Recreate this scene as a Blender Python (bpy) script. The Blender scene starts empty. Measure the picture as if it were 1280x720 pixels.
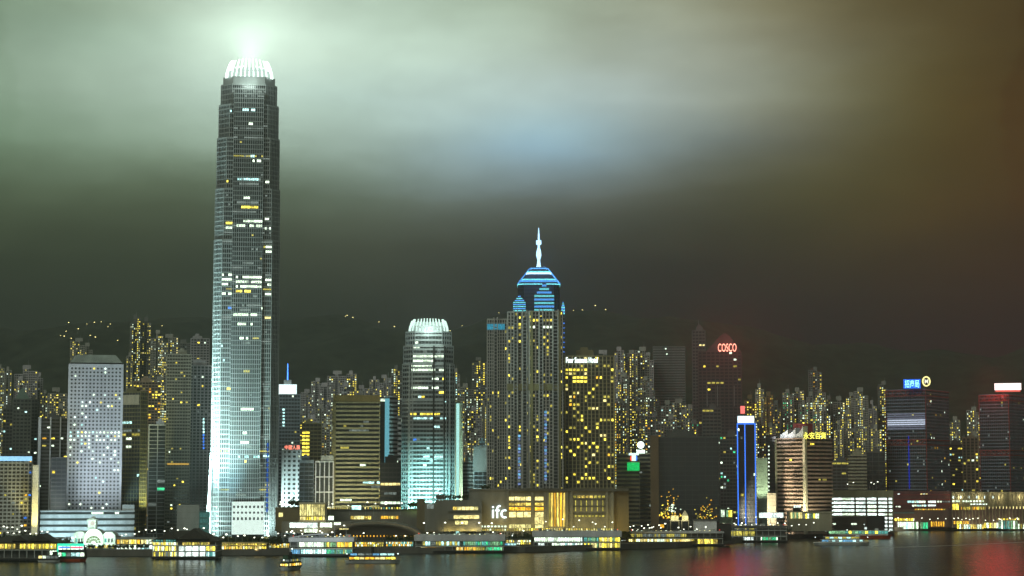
import bpy, bmesh, math, random
from mathutils import Vector, Matrix
sc = bpy.context.scene
COL = sc.collection
R = math.radians
# ------------------------------------------------------------------ camera, sky, sun, exposure
F = 2560.0                      # focal length in photograph pixels (1280 wide)
CAMZ = 50.0
TILT = math.atan(250 / F)
cam = bpy.data.cameras.new("camera"); cam.lens = 72; cam.sensor_width = 36
cam.clip_start = 1; cam.clip_end = 30000
camo = bpy.data.objects.new("camera", cam); COL.objects.link(camo)
camo.location = (0, 0, CAMZ); camo.rotation_euler = (math.pi / 2 + TILT, 0, 0)
sc.camera = camo
sc.view_settings.view_transform = 'Standard'; sc.view_settings.look = 'None'
sc.view_settings.gamma = 1; sc.view_settings.exposure = 0.12
sc.cycles.max_bounces = 4; sc.cycles.diffuse_bounces = 1; sc.cycles.glossy_bounces = 2
sc.cycles.transmission_bounces = 2; sc.cycles.volume_bounces = 0
sc.cycles.sample_clamp_indirect = 1.5; sc.cycles.sample_clamp_direct = 0
sc.cycles.use_denoising = True
sc.cycles.volume_step_rate = 4

CT, ST = math.cos(TILT), math.sin(TILT)
def ray(px, py):
    cx, cy = (px - 640) / F, (360 - py) / F
    return Vector((cx, CT - ST * cy, ST + CT * cy))
def P(px, py, D):               # the point at depth D that the photograph shows at a pixel
    r = ray(px, py); s = D / r.y
    return Vector((r.x * s, D, CAMZ + r.z * s))
def srgb(r, g, b):
    f = lambda c: (c / 255 / 12.92) if c / 255 <= 0.04045 else ((c / 255 + 0.055) / 1.055) ** 2.4
    return (f(r), f(g), f(b))

SKY_GAIN = 1.52
SKY = [  # elevation row (photo line), colours along the azimuth (every 160 lines of width)
 (-140, [(100,116,96),(120,138,120),(140,158,140),(132,150,132),(124,136,120),(112,116,98),(92,90,62),(70,60,34),(58,42,16)]),
 (0,   [(110,130,108),(134,152,132),(174,194,176),(160,180,163),(150,166,146),(134,140,122),(110,106,80),(76,66,36),(57,43,16)]),
 (60,  [(120,140,120),(150,173,155),(186,208,190),(180,202,186),(166,184,171),(149,159,146),(120,119,98),(77,69,38),(57,41,14)]),
 (120, [(125,146,126),(154,174,158),(174,198,184),(168,190,181),(162,182,178),(156,170,165),(126,129,110),(80,73,36),(62,43,13)]),
 (180, [(108,130,108),(130,150,132),(147,168,153),(148,168,158),(144,169,178),(124,140,140),(98,99,84),(75,68,31),(63,43,13)]),
 (240, [(80,95,73),(86,100,79),(86,100,83),(92,104,90),(98,109,106),(77,82,75),(72,71,46),(68,58,25),(62,41,13)]),
 (300, [(54,63,45),(57,65,48),(55,62,48),(57,61,49),(56,59,52),(51,52,43),(53,50,31),(54,43,21),(54,34,15)]),
 (360, [(36,42,30),(38,44,32),(36,41,31),(36,39,31),(34,34,31),(29,27,26),(30,24,22),(37,26,20),(48,25,16)]),
 (430, [(27,31,24),(29,33,25),(27,30,24),(26,28,23),(23,23,23),(20,18,19),(21,15,19),(25,15,19),(36,17,20)]),
 (600, [(24,27,22),(25,28,23),(24,26,22),(24,25,22),(21,21,21),(18,16,18),(19,13,17),(23,13,17),(34,17,19)])]
def build_world():
    w = bpy.data.worlds.new("World"); sc.world = w; w.use_nodes = True
    nt = w.node_tree; nt.nodes.clear(); N = nt.nodes.new; L = nt.links.new
    def math_(op, a, b=None, c=None):
        n = N('ShaderNodeMath'); n.operation = op
        for i, v in enumerate((a, b, c)):
            if v is None: continue
            if isinstance(v, (int, float)): n.inputs[i].default_value = v
            else: L(v, n.inputs[i])
        return n.outputs[0]
    tc = N('ShaderNodeTexCoord'); sep = N('ShaderNodeSeparateXYZ'); L(tc.outputs['Generated'], sep.inputs[0])
    X, Y, Z = sep.outputs
    az = math_('ARCTAN2', X, Y); el = math_('ARCSINE', Z)
    noi = N('ShaderNodeTexNoise'); noi.inputs['Scale'].default_value = 7; noi.inputs['Detail'].default_value = 4
    mp = N('ShaderNodeMapping'); mp.inputs['Scale'].default_value = (1, 1, 2.6); L(tc.outputs['Generated'], mp.inputs[0]); L(mp.outputs[0], noi.inputs['Vector'])
    wob = math_('MULTIPLY', math_('SUBTRACT', noi.outputs['Fac'], 0.5), 0.06)
    azn = math_('ADD', az, wob); eln = math_('ADD', el, math_('MULTIPLY', wob, 0.6))
    a0, a1 = -0.25, 0.25
    u = math_('DIVIDE', math_('SUBTRACT', azn, a0), a1 - a0)
    def row_el(py):
        r = ray(640, py).normalized(); return math.asin(r.z)
    base = sorted(SKY, key=lambda t: -t[0]); es = [row_el(t[0]) for t in base]
    def cat(e, k, c):          # smooth (monotone cubic) colour between the listed rows
        j = max(0, min(len(es)-2, sum(1 for x in es if x <= e)-1)); v = [srgb(*t[1][k])[c] for t in base]
        def slope(i):
            if i in (0, len(es)-1): return 0
            l, r = (v[i]-v[i-1])/(es[i]-es[i-1]), (v[i+1]-v[i])/(es[i+1]-es[i]); return 0 if l*r <= 0 else 2*l*r/(l+r)
        hh = es[j+1]-es[j]; t = (e-es[j])/hh
        return (2*t**3-3*t*t+1)*v[j] + (t**3-2*t*t+t)*hh*slope(j) + (-2*t**3+3*t*t)*v[j+1] + (t**3-t*t)*hh*slope(j+1)
    NR = 26; prev = None; n = 9
    for i in range(NR):
        e = es[0] + (es[-1]-es[0])*i/(NR-1)
        rp = N('ShaderNodeValToRGB'); cr = rp.color_ramp; cr.interpolation = 'B_SPLINE'
        while len(cr.elements) < n: cr.elements.new(0.5)
        for k in range(n):
            cr.elements[k].position = 0.012 + 0.976*k/(n-1); cr.elements[k].color = (cat(e, k, 0), cat(e, k, 1), cat(e, k, 2), 1)
        L(u, rp.inputs[0])
        if prev is not None:
            mr = N('ShaderNodeMapRange'); mr.inputs['From Min'].default_value = e_prev; mr.inputs['From Max'].default_value = e; L(eln, mr.inputs['Value'])
            mx = N('ShaderNodeMix'); mx.data_type = 'RGBA'; L(mr.outputs[0], mx.inputs[0]); L(prev, mx.inputs[6]); L(rp.outputs[0], mx.inputs[7]); prev = mx.outputs[2]
        else: prev = rp.outputs[0]
        e_prev = e
    # away from the skyline the cloud is an even grey-green
    far = N('ShaderNodeMapRange'); far.interpolation_type = 'SMOOTHSTEP'; far.inputs['From Min'].default_value = .32; far.inputs['From Max'].default_value = .9
    L(math_('ABSOLUTE', az), far.inputs['Value'])
    mx = N('ShaderNodeMix'); mx.data_type = 'RGBA'; L(far.outputs[0], mx.inputs[0]); L(prev, mx.inputs[6]); mx.inputs[7].default_value = (.062, .075, .062, 1); prev = mx.outputs[2]
    # mottled cloud base
    n2 = N('ShaderNodeTexNoise'); n2.inputs['Scale'].default_value = 11; n2.inputs['Detail'].default_value = 7; n2.inputs['Roughness'].default_value = .6
    L(mp.outputs[0], n2.inputs['Vector'])
    mm = N('ShaderNodeMapRange'); mm.inputs['From Min'].default_value = .3; mm.inputs['From Max'].default_value = .7; mm.inputs['To Min'].default_value = .88; mm.inputs['To Max'].default_value = 1.12; L(n2.outputs['Fac'], mm.inputs['Value'])
    vs_ = N('ShaderNodeVectorMath'); vs_.operation = 'SCALE'; L(prev, vs_.inputs[0]); L(mm.outputs[0], vs_.inputs['Scale']); prev = vs_.outputs[0]
    # halo round the tall tower's crown and a cool cloud patch, painted into the sky
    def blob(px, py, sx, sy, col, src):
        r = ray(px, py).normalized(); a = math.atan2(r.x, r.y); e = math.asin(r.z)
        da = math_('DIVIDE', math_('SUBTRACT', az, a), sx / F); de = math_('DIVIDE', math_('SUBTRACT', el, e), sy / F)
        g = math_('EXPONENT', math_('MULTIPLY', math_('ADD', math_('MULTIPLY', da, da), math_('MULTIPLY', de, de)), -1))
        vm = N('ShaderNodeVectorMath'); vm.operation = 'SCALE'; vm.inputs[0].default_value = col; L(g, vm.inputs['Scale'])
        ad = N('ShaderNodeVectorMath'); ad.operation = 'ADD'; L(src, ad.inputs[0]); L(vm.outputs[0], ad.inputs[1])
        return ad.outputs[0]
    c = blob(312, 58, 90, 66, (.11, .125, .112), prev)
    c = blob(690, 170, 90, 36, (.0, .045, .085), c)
    # added low glow of the city behind the viewer, front-lights the facades
    back = math_('MULTIPLY', math_('MAXIMUM', math_('MULTIPLY', Y, -1), 0), math_('EXPONENT', math_('MULTIPLY', math_('ABSOLUTE', Z), -2.5)))
    vm = N('ShaderNodeVectorMath'); vm.operation = 'SCALE'; vm.inputs[0].default_value = (.22, .24, .19); L(back, vm.inputs['Scale'])
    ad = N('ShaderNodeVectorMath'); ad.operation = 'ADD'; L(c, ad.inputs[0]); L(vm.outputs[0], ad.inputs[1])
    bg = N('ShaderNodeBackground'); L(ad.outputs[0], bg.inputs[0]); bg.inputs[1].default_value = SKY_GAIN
    sky = N('ShaderNodeTexSky'); sky.sky_type = 'NISHITA'; sky.sun_disc = False
    sky.sun_elevation = R(30); sky.sun_rotation = R(218)
    bg2 = N('ShaderNodeBackground'); L(sky.outputs[0], bg2.inputs[0]); bg2.inputs[1].default_value = 0.0006
    add = N('ShaderNodeAddShader'); L(bg.outputs[0], add.inputs[0]); L(bg2.outputs[0], add.inputs[1])
    out = N('ShaderNodeOutputWorld'); L(add.outputs[0], out.inputs[0])
build_world()
sun = bpy.data.lights.new("fill_sun", 'SUN'); sun.energy = 0.85; sun.angle = R(30); sun.color = (.93, 1, .84)  # added soft fill sun that lights the facades from the front
suno = bpy.data.objects.new("fill_sun", sun); COL.objects.link(suno)
suno.rotation_euler = (R(60), 0, R(-38))

def spot(loc, target, W, deg, col, blend=0.6, size=2.0):
    l = bpy.data.lights.new("flood_or_added_spot", 'SPOT'); l.energy = W; l.spot_size = R(deg); l.spot_blend = blend
    l.color = col; l.shadow_soft_size = size
    o = bpy.data.objects.new("flood_or_added_spot", l); COL.objects.link(o); o.location = loc
    o.rotation_euler = (Vector(target) - Vector(loc)).to_track_quat('-Z', 'Y').to_euler()
    return o
def glow(loc, W, col, size=2.0):
    l = bpy.data.lights.new("lamp_light", 'POINT'); l.energy = W; l.color = col; l.shadow_soft_size = size
    o = bpy.data.objects.new("lamp_light", l); COL.objects.link(o); o.location = loc
    return o

# ------------------------------------------------------------------ materials
MATS = {}
def mat(name, col, rough=.7, metal=0, var=.25, scale=.12, spec=.4):
    if name in MATS: return MATS[name]
    m = bpy.data.materials.new(name); m.use_nodes = True; nt = m.node_tree; b = nt.nodes['Principled BSDF']
    tc = nt.nodes.new('ShaderNodeTexCoord'); mp = nt.nodes.new('ShaderNodeMapping'); mp.inputs['Scale'].default_value = (1, 1, .25)
    n = nt.nodes.new('ShaderNodeTexNoise'); n.inputs['Scale'].default_value = scale; n.inputs['Detail'].default_value = 5
    r = nt.nodes.new('ShaderNodeValToRGB')
    r.color_ramp.elements[0].position = .3; r.color_ramp.elements[1].position = .7
    r.color_ramp.elements[0].color = (*[c * (1 - var) for c in col], 1); r.color_ramp.elements[1].color = (*[min(1, c * (1 + var)) for c in col], 1)
    nt.links.new(tc.outputs['Object'], mp.inputs[0]); nt.links.new(mp.outputs[0], n.inputs['Vector'])
    nt.links.new(n.outputs['Fac'], r.inputs[0]); nt.links.new(r.outputs[0], b.inputs['Base Color'])
    b.inputs['Roughness'].default_value = rough; b.inputs['Metallic'].default_value = metal
    b.inputs['Specular IOR Level'].default_value = spec
    MATS[name] = m; return m
def emat(name, col, s, vary=.5, sample=False):
    if name in MATS: return MATS[name]
    m = bpy.data.materials.new(name); m.use_nodes = True; nt = m.node_tree; nt.nodes.clear(); N = nt.nodes.new; L = nt.links.new
    e = N('ShaderNodeEmission'); e.inputs[0].default_value = (*col, 1); o = N('ShaderNodeOutputMaterial'); L(e.outputs[0], o.inputs[0])
    if vary > 0:
        oi = N('ShaderNodeObjectInfo'); tc = N('ShaderNodeTexCoord'); acc = None
        sc_ = N('ShaderNodeVectorMath'); sc_.operation = 'SCALE'; sc_.inputs['Scale'].default_value = 37
        cx = N('ShaderNodeCombineXYZ'); L(oi.outputs['Random'], cx.inputs[0]); L(oi.outputs['Random'], cx.inputs[1]); L(cx.outputs[0], sc_.inputs[0])
        ad = N('ShaderNodeVectorMath'); ad.operation = 'ADD'; L(tc.outputs['Object'], ad.inputs[0]); L(sc_.outputs[0], ad.inputs[1])
        b = N('ShaderNodeMapRange'); b.inputs['To Min'].default_value = s*(1 - vary*.9); b.inputs['To Max'].default_value = s*(1 + vary*.6); L(oi.outputs['Random'], b.inputs['Value']); acc = b.outputs[0]
        for ns, lo, hi in ((1.9, 1-vary, 1+vary*.5), (6.5, 1-vary*.9, 1+vary*.5)):
            n = N('ShaderNodeTexNoise'); n.inputs['Scale'].default_value = ns; n.inputs['Detail'].default_value = 1; L(ad.outputs[0], n.inputs['Vector'])
            a = N('ShaderNodeMapRange'); a.inputs['From Min'].default_value = .36; a.inputs['From Max'].default_value = .64; a.inputs['To Min'].default_value = lo; a.inputs['To Max'].default_value = hi; L(n.outputs['Fac'], a.inputs['Value'])
            mu = N('ShaderNodeMath'); mu.operation = 'MULTIPLY'; L(a.outputs[0], mu.inputs[0]); L(acc, mu.inputs[1]); acc = mu.outputs[0]
        L(acc, e.inputs[1])
    else: e.inputs[1].default_value = s
    m.cycles.emission_sampling = 'AUTO' if sample else 'NONE'
    MATS[name] = m; return m

conc = mat('concrete', (.27, .27, .25)); concd = mat('concrete_dark', (.13, .13, .125)); white = mat('white_cladding', (.62, .65, .68), .5)
purple = mat('concrete_mauve', (.36, .34, .345)); beige = mat('beige_stone', (.36, .33, .23)); brown = mat('brown_stone', (.17, .12, .07))
tan = mat('tan_tile', (.40, .31, .22)); grey = mat('grey_panel', (.22, .225, .225), .5); steel = mat('steel', (.42, .46, .47), .35, .3, .1)
red = mat('red_painted_steel', (.30, .06, .055), .5); dark = mat('dark_panel', (.035, .035, .033), .6); black = mat('black', (.012, .012, .012), .6)
cream = mat('cream_render', (.5, .46, .33)); teal = mat('teal_panel', (.12, .27, .27)); roofm = mat('roof_tile', (.05, .043, .034), .7, 0, .3, .8)
glass = mat('dark_glass', (.022, .026, .028), .16, 0, .3, .05, .5); glassb = mat('blue_glass', (.03, .035, .05), .12, 0, .3, .05, .6)
glassg = mat('grey_glass', (.06, .066, .066), .22, 0, .3, .05, .5); bronze = mat('bronze_glass', (.04, .033, .022), .2, 0, .3, .05, .5)
olive = mat('olive_stone', (.22, .2, .10)); hullw = mat('white_hull', (.6, .62, .6), .4); hullg = mat('green_hull', (.03, .09, .05), .4); hullr = mat('orange_hull', (.5, .1, .04), .4)
bark = mat('bark', (.06, .045, .03), .9); leaf = mat('leaf', (.045, .065, .022), .7, 0, .5, .6); leafl = mat('leaf_light', (.075, .10, .035), .7, 0, .5, .6)
deckm = mat('pier_deck', (.10, .10, .09), .8)
EM = dict(
 y=emat('light_yellow', (1, .80, .08), 3.1, .6), w=emat('light_white', (.80, 1, .74), 2.8), c=emat('light_cyan', (.55, 1, .95), 2.3),
 o=emat('light_orange', (1, .52, .04), 2.0), g=emat('light_green', (.08, 1, .42), 1.2), b=emat('light_blue', (.05, .25, 1), 1.6),
 u=emat('light_skyblue', (.22, .62, 1), 1.1, .4), n=emat('light_soft_blue', (.32, .48, .95), .7, .4),
 d=emat('light_dim', (.80, .70, .12), 1.0), r=emat('light_red', (1, .06, .04), 2.5), k=emat('light_grey', (.5, .62, .55), .45),
 W=emat('light_bright', (.82, 1, .92), 2.7, .45), Y=emat('light_bright_yellow', (1, .85, .32), 2.0, .4))
SEED = random.Random(7)

# ------------------------------------------------------------------ mesh building
class MB:
    def __init__(s): s.v = []; s.f = []; s.m = []; s.mats = []
    def mi(s, m):
        if m not in s.mats: s.mats.append(m)
        return s.mats.index(m)
    def add(s, vs, fs, m):
        n = len(s.v); s.v += [tuple(v) for v in vs]; k = s.mi(m)
        for f in fs: s.f.append([n + i for i in f]); s.m.append(k)
    def box(s, x0, x1, y0, y1, z0, z1, m):
        s.add([(x0,y0,z0),(x1,y0,z0),(x1,y1,z0),(x0,y1,z0),(x0,y0,z1),(x1,y0,z1),(x1,y1,z1),(x0,y1,z1)],
              [(0,3,2,1),(4,5,6,7),(0,1,5,4),(1,2,6,5),(2,3,7,6),(3,0,4,7)], m)
    def prism(s, poly, z0, z1, m, top=None):
        n = len(poly); top = top or poly
        s.add([(x,y,z0) for x,y in poly] + [(x,y,z1) for x,y in top],
              [tuple(range(n))[::-1], tuple(range(n, 2*n))] + [(i,(i+1)%n,n+(i+1)%n,n+i) for i in range(n)], m)
    def obox(s, a, b, out, th, z0, z1, m):     # box along the plan line a-b, standing 'out' metres outward, 'th' deep
        dx, dy = b[0]-a[0], b[1]-a[1]; l = math.hypot(dx, dy) or 1; nx, ny = dy/l, -dx/l
        p = [(a[0]+nx*out, a[1]+ny*out), (b[0]+nx*out, b[1]+ny*out), (b[0]+nx*(out-th), b[1]+ny*(out-th)), (a[0]+nx*(out-th), a[1]+ny*(out-th))]
        s.prism(p, z0, z1, m)
    def tube(s, a, b, r0, r1, m, n=6):
        a, b = Vector(a), Vector(b); d = (b-a).normalized(); q = d.orthogonal().normalized(); w = d.cross(q)
        vs = []
        for p, r in ((a, r0), (b, r1)):
            for i in range(n):
                t = 2*math.pi*i/n; vs.append(p + (q*math.cos(t) + w*math.sin(t))*r)
        s.add(vs, [tuple(range(n))[::-1], tuple(range(n, 2*n))] + [(i,(i+1)%n,n+(i+1)%n,n+i) for i in range(n)], m)
    def lathe(s, prof, m, n=10, c=(0,0), sx=1, sy=1):
        vs = [(c[0]+r*sx*math.cos(2*math.pi*i/n), c[1]+r*sy*math.sin(2*math.pi*i/n), z) for r, z in prof for i in range(n)]
        fs = [(k*n+i, k*n+(i+1)%n, (k+1)*n+(i+1)%n, (k+1)*n+i) for k in range(len(prof)-1) for i in range(n)]
        fs += [tuple(range(n))[::-1], tuple((len(prof)-1)*n+i for i in range(n))]
        s.add(vs, fs, m)
    def build(s, name, parent=None, smooth=False):
        me = bpy.data.meshes.new(name); me.from_pydata(s.v, [], s.f)
        for m in s.mats: me.materials.append(m)
        me.polygons.foreach_set('material_index', s.m)
        if smooth: me.polygons.foreach_set('use_smooth', [True]*len(s.f))
        me.update(); o = bpy.data.objects.new(name, me); COL.objects.link(o)
        if parent is not None: o.parent = parent
        return o
def tag(o, label=None, cat=None, group=None, kind=None):
    if label: o['label'] = label
    if cat: o['category'] = cat
    if group: o['group'] = group
    if kind: o['kind'] = kind
    return o
def thing(name, label, cat, loc=(0,0,0), rotz=0, group=None):
    o = bpy.data.objects.new(name, None); COL.objects.link(o); o.empty_display_size = .1
    o.location = loc; o.rotation_euler = (0, 0, rotz); return tag(o, label, cat, group)
def copy_tree(o, parent=None):
    c = o.copy(); COL.objects.link(c); c.parent = parent
    for ch in list(o.children): copy_tree(ch, c)
    return c
UNIT = {}
def unit(key, round_=False):    # a unit pane one metre square and thin, scaled for each lit window
    k = (key, round_)
    if k not in UNIT:
        mb = MB()
        if round_: mb.add([(.5*math.cos(2*math.pi*i/8+.39), y, .5*math.sin(2*math.pi*i/8+.39)) for y in (-.1, 0) for i in range(8)],
                          [tuple(range(8)), tuple(range(8,16))[::-1]] + [(i+8,(i+1)%8+8,(i+1)%8,i) for i in range(8)], EM[key])
        else: mb.box(-.5, .5, -.1, 0, -.5, .5, EM[key])
        o = mb.build('lit_window'); UNIT[k] = o.data; bpy.data.objects.remove(o)
    return UNIT[k]
def pane(parent, x, y, z, w, h, key, rot=0, round_=False, name='lit_window'):
    o = bpy.data.objects.new(name, unit(key, round_)); COL.objects.link(o); o.parent = parent
    o.location = (x, y, z); o.scale = (w, 1, h); o.rotation_euler = (0, 0, rot); return o
def panes(parent, specs, cap=100, name='lit_window', round_=False):   # specs: (x,y,z,w,h,key,rot)
    specs = sorted(specs, key=lambda s: -s[3]*s[4])
    for s in specs[:cap]: pane(parent, *s[:6], rot=s[6], round_=round_, name=name)
    rest = specs[cap:]
    if rest:
        mb = MB()
        for x, y, z, w, h, key, rot in rest:
            c, sn = math.cos(rot), math.sin(rot); q = []
            for lx, ly in ((-w/2, -.1), (w/2, -.1), (w/2, 0), (-w/2, 0)): q.append((x + c*lx - sn*ly, y + sn*lx + c*ly))
            mb.prism(q, z - h/2, z + h/2, EM[key])
        tag(mb.build('lit_windows', parent), kind='stuff')

def inset(poly, d):
    n = len(poly); L = []
    for i in range(n):
        a, b = poly[i], poly[(i+1) % n]; dx, dy = b[0]-a[0], b[1]-a[1]; l = math.hypot(dx, dy)
        nx, ny = dy/l, -dx/l; L.append(((a[0]-nx*d, a[1]-ny*d), (dx/l, dy/l)))
    out = []
    for i in range(n):
        (p, u), (q, v) = L[i-1], L[i]; den = u[0]*v[1]-u[1]*v[0]
        if abs(den) < 1e-6: out.append(q); continue
        t = ((q[0]-p[0])*v[1]-(q[1]-p[1])*v[0])/den; out.append((p[0]+u[0]*t, p[1]+u[1]*t))
    return out
class Facade:
    """glass core, floor bands and upright fins round a plan outline (edge 0 faces the harbour)"""
    def __init__(s, poly, z0, z1, fh=4, band=.4, fin=4, finw=.4, dep=.6, wallm=conc, glassm=glass, finm=None, finout=None, edges=None, top=None):
        s.poly, s.z0, s.z1, s.fh, s.fin, s.finw, s.dep = poly, z0, z1, fh, fin, finw, dep
        s.nf = max(1, int((z1-z0)/fh)); s.fh = (z1-z0)/s.nf; s.bh = band*s.fh
        s.wallm, s.glassm, s.finm = wallm, glassm, finm or wallm
        s.finout = .12 if finout is None else finout; s.edges = edges if edges is not None else range(len(poly))
    def emit(s, wall, glz):
        glz.prism(inset(s.poly, s.dep), s.z0, s.z1 - .01, s.glassm)
        for k in range(s.nf):
            z = s.z0 + k*s.fh
            wall.prism(s.poly, z, z + s.bh, s.wallm)
        if s.finw > 0:
            for e in s.edges:
                a, b = s.poly[e], s.poly[(e+1) % len(s.poly)]; l = math.hypot(b[0]-a[0], b[1]-a[1]); n = max(1, round(l/s.fin)); ux, uy = (b[0]-a[0])/l, (b[1]-a[1])/l
                for i in range(n+1):
                    t = min(max(i*l/n, s.finw/2+.02), l - s.finw/2-.02)
                    wall.obox((a[0]+ux*(t-s.finw/2), a[1]+uy*(t-s.finw/2)), (a[0]+ux*(t+s.finw/2), a[1]+uy*(t+s.finw/2)), s.finout, s.dep+s.finout+.1, s.z0+.03, s.z1-.05, s.finm)
    def ncol(s, e):
        a, b = s.poly[e], s.poly[(e+1) % len(s.poly)]; return max(1, round(math.hypot(b[0]-a[0], b[1]-a[1])/s.fin))
    def cell(s, e, c0, row, key, n=1, fill=1.0):
        a, b = s.poly[e], s.poly[(e+1) % len(s.poly)]; l = math.hypot(b[0]-a[0], b[1]-a[1]); cw = l/s.ncol(e); ux, uy = (b[0]-a[0])/l, (b[1]-a[1])/l
        nx, ny = uy, -ux; t = (c0 + n/2)*cw; d = s.dep - .12
        return (a[0]+ux*t-nx*d, a[1]+uy*t-ny*d, s.z0+row*s.fh+s.bh+(s.fh-s.bh)/2, max(.3, (n*cw-s.finw-.08)*fill), (s.fh-s.bh)*.80, key, math.atan2(uy, ux))
    def lit(s, rng, e, dens, pal, mode='dot', rows=None):
        out = []; nc = s.ncol(e); rows = rows or (0, s.nf)
        cols = [rng.random()**1.5*2 for _ in range(nc)]
        for r in range(*rows):
            if mode == 'run':
                if rng.random() < dens:
                    c = rng.randrange(nc); full = rng.random() < .35
                    if full: c = 0
                    n = nc if full else rng.randint(1, max(1, nc//3)); key = rng.choice(pal); k = c
                    while k < min(nc, c+n):
                        g = min(rng.randint(1, 3), min(nc, c+n)-k)
                        if rng.random() < .8: out.append(s.cell(e, k, r, key, g))
                        k += g
            else:
                for c in range(nc):
                    if rng.random() < dens*(cols[c] if mode == 'col' else 1): out.append(s.cell(e, c, r, rng.choice(pal), 1, rng.uniform(.55, 1)))
        return out
def boxpoly(w, d, x0=None, y0=0):
    x0 = -w/2 if x0 is None else x0
    return [(x0, y0), (x0+w, y0), (x0+w, y0+d), (x0, y0+d)]
class Frame:
    """where a building stands: pixels of its left and right edge (and of its near corner), its roof line and its distance"""
    def __init__(s, xl, xr, yt, D, xc=None, side='r', yaw=0, depth=None, base=4.0, yref=None):
        yr = yt if yref is None else yref
        def hx(px): return P(px, yr, D).x/D            # slope of the vertical plane through that column of the photo
        if xc is None: c0 = (xl+xr)/2; th = -math.atan(hx(c0)) + R(yaw)
        else: th = -math.atan(hx(xc)) + (-R(yaw) if side == 'r' else R(yaw))
        s.rot = th; u = Vector((math.cos(th), math.sin(th))); v = Vector((-math.sin(th), math.cos(th)))
        def hit(o, d, k): return (k*o.y - o.x)/(d.x - k*d.y)   # o + t d on the line x = k y
        if xc is None:
            o = Vector((hx((xl+xr)/2)*D, D)); a = hit(o, u, hx(xl)); b = hit(o, u, hx(xr))
            s.w = b-a; org = o + u*((a+b)/2); s.d = depth or min(40, s.w*.9)
        else:
            o = Vector((hx(xc)*D, D))
            if side == 'r': t = hit(o, -u, hx(xl)); s.w = t; s.d = hit(o, v, hx(xr)); org = o - u*(t/2)
            else: t = hit(o, u, hx(xr)); s.w = t; s.d = hit(o, v, hx(xl)); org = o + u*(t/2)
            if depth: s.d = depth
        s.o = Vector((org.x, org.y, base)); s.u = Vector((u.x, u.y, 0)); s.v = Vector((v.x, v.y, 0))
        s.h = P((xl+xr)/2, yt, org.y).z - base; s.base = base
    def px(s, px, py, off=0):                          # local (x, z) on the front face seen at a pixel
        r = ray(px, py); c = Vector((0, 0, CAMZ)); n = s.v; t = (s.o - c).dot(n)/r.dot(n); p = c + r*t - s.o
        return p.dot(s.u), p.z
    def wpt(s, x, y, z): return s.o + s.u*x + s.v*y + Vector((0, 0, z))
PROX = []
def roofkit(t, w, d, h, m, rng, y0=0, para=1.2, plant=True, mast=False):
    r = MB()
    for a in ((-w/2, w/2, y0, y0+.5), (-w/2, w/2, y0+d-.5, y0+d), (-w/2, -w/2+.5, y0+.5, y0+d-.5), (w/2-.5, w/2, y0+.5, y0+d-.5)): r.box(*a, h, h+para, m)
    r.box(-w/2+.5, w/2-.5, y0+.5, y0+d-.5, h, h+.3, m)
    r.build('roof', t)
    if plant:
        p = MB(); a = rng.uniform(.35, .6)*w; x = rng.uniform(-.15, .15)*w; ph = rng.uniform(3.5, 7)
        p.box(x-a/2, x+a/2, y0+d*.25, y0+d*.75, h+.3, h+ph, m)
        p.box(x-a/4, x+a/5, y0+d*.35, y0+d*.6, h+ph, h+ph+rng.uniform(1.5, 3), m); p.build('plant_room', t)
    if mast:
        q = MB(); q.tube((0, y0+d/2, h+2), (0, y0+d/2, h+mast), .35, .12, steel); q.build('mast', t)
def bld(name, label, cat, xl, xr, yt, D, wallm=conc, glassm=glass, fh=4, band=.4, fin=4, finw=.5, dep=.6, lit=(), xc=None, side='r', yaw=25,
        depth=None, base=4.0, plant=True, finm=None, group=None, mast=False, para=1.2, finout=None, pxlit=(), roof=True, cap=100, yref=None):
    f = Frame(xl, xr, yt, D, xc, side, yaw if xc else 0, depth, base, yref); rng = random.Random(label)
    t = thing(name, label, cat, f.o, f.rot, group)
    fc = Facade(boxpoly(f.w, f.d), 0, f.h, fh, band, fin, finw, dep, wallm, glassm, finm, finout)
    wl, gl = MB(), MB(); fc.emit(wl, gl); wl.build('wall', t); gl.build('glazing', t)
    if roof: roofkit(t, f.w, f.d, f.h + .02, wallm, rng, plant=plant, mast=mast, para=para)
    sp = []
    for l in lit: sp += fc.lit(rng, *l)
    sp += pxcells(f, fc, pxlit)
    panes(t, sp, cap)
    f.t, f.fc, f.rng = t, fc, rng
    return f
def pxcells(f, fc, rects, e=0, cells=True):            # lit windows read off the photo: (x0, x1, y, key [, share])
    out = []
    for q in rects:
        x0, x1, y, key = q[:4]; share = q[4] if len(q) > 4 else .85
        a, z = f.px(x0, y); b, _ = f.px(x1, y); row = int((z-fc.z0)/fc.fh)
        if row < 0 or row >= fc.nf: continue
        ex = fc.poly[e][0]; cw = (fc.poly[(e+1) % len(fc.poly)][0]-ex)/fc.ncol(e)
        c0, c1 = max(0, int((a-ex)/cw)), min(fc.ncol(e)-1, max(int((a-ex)/cw), int((b-ex)/cw-.3)))
        k = c0
        while k <= c1:
            g = min(SEED.choice((1, 1, 2)), c1-k+1)
            if SEED.random() < share: out.append(fc.cell(e, k, row, key, g))
            k += g
    return out
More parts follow.
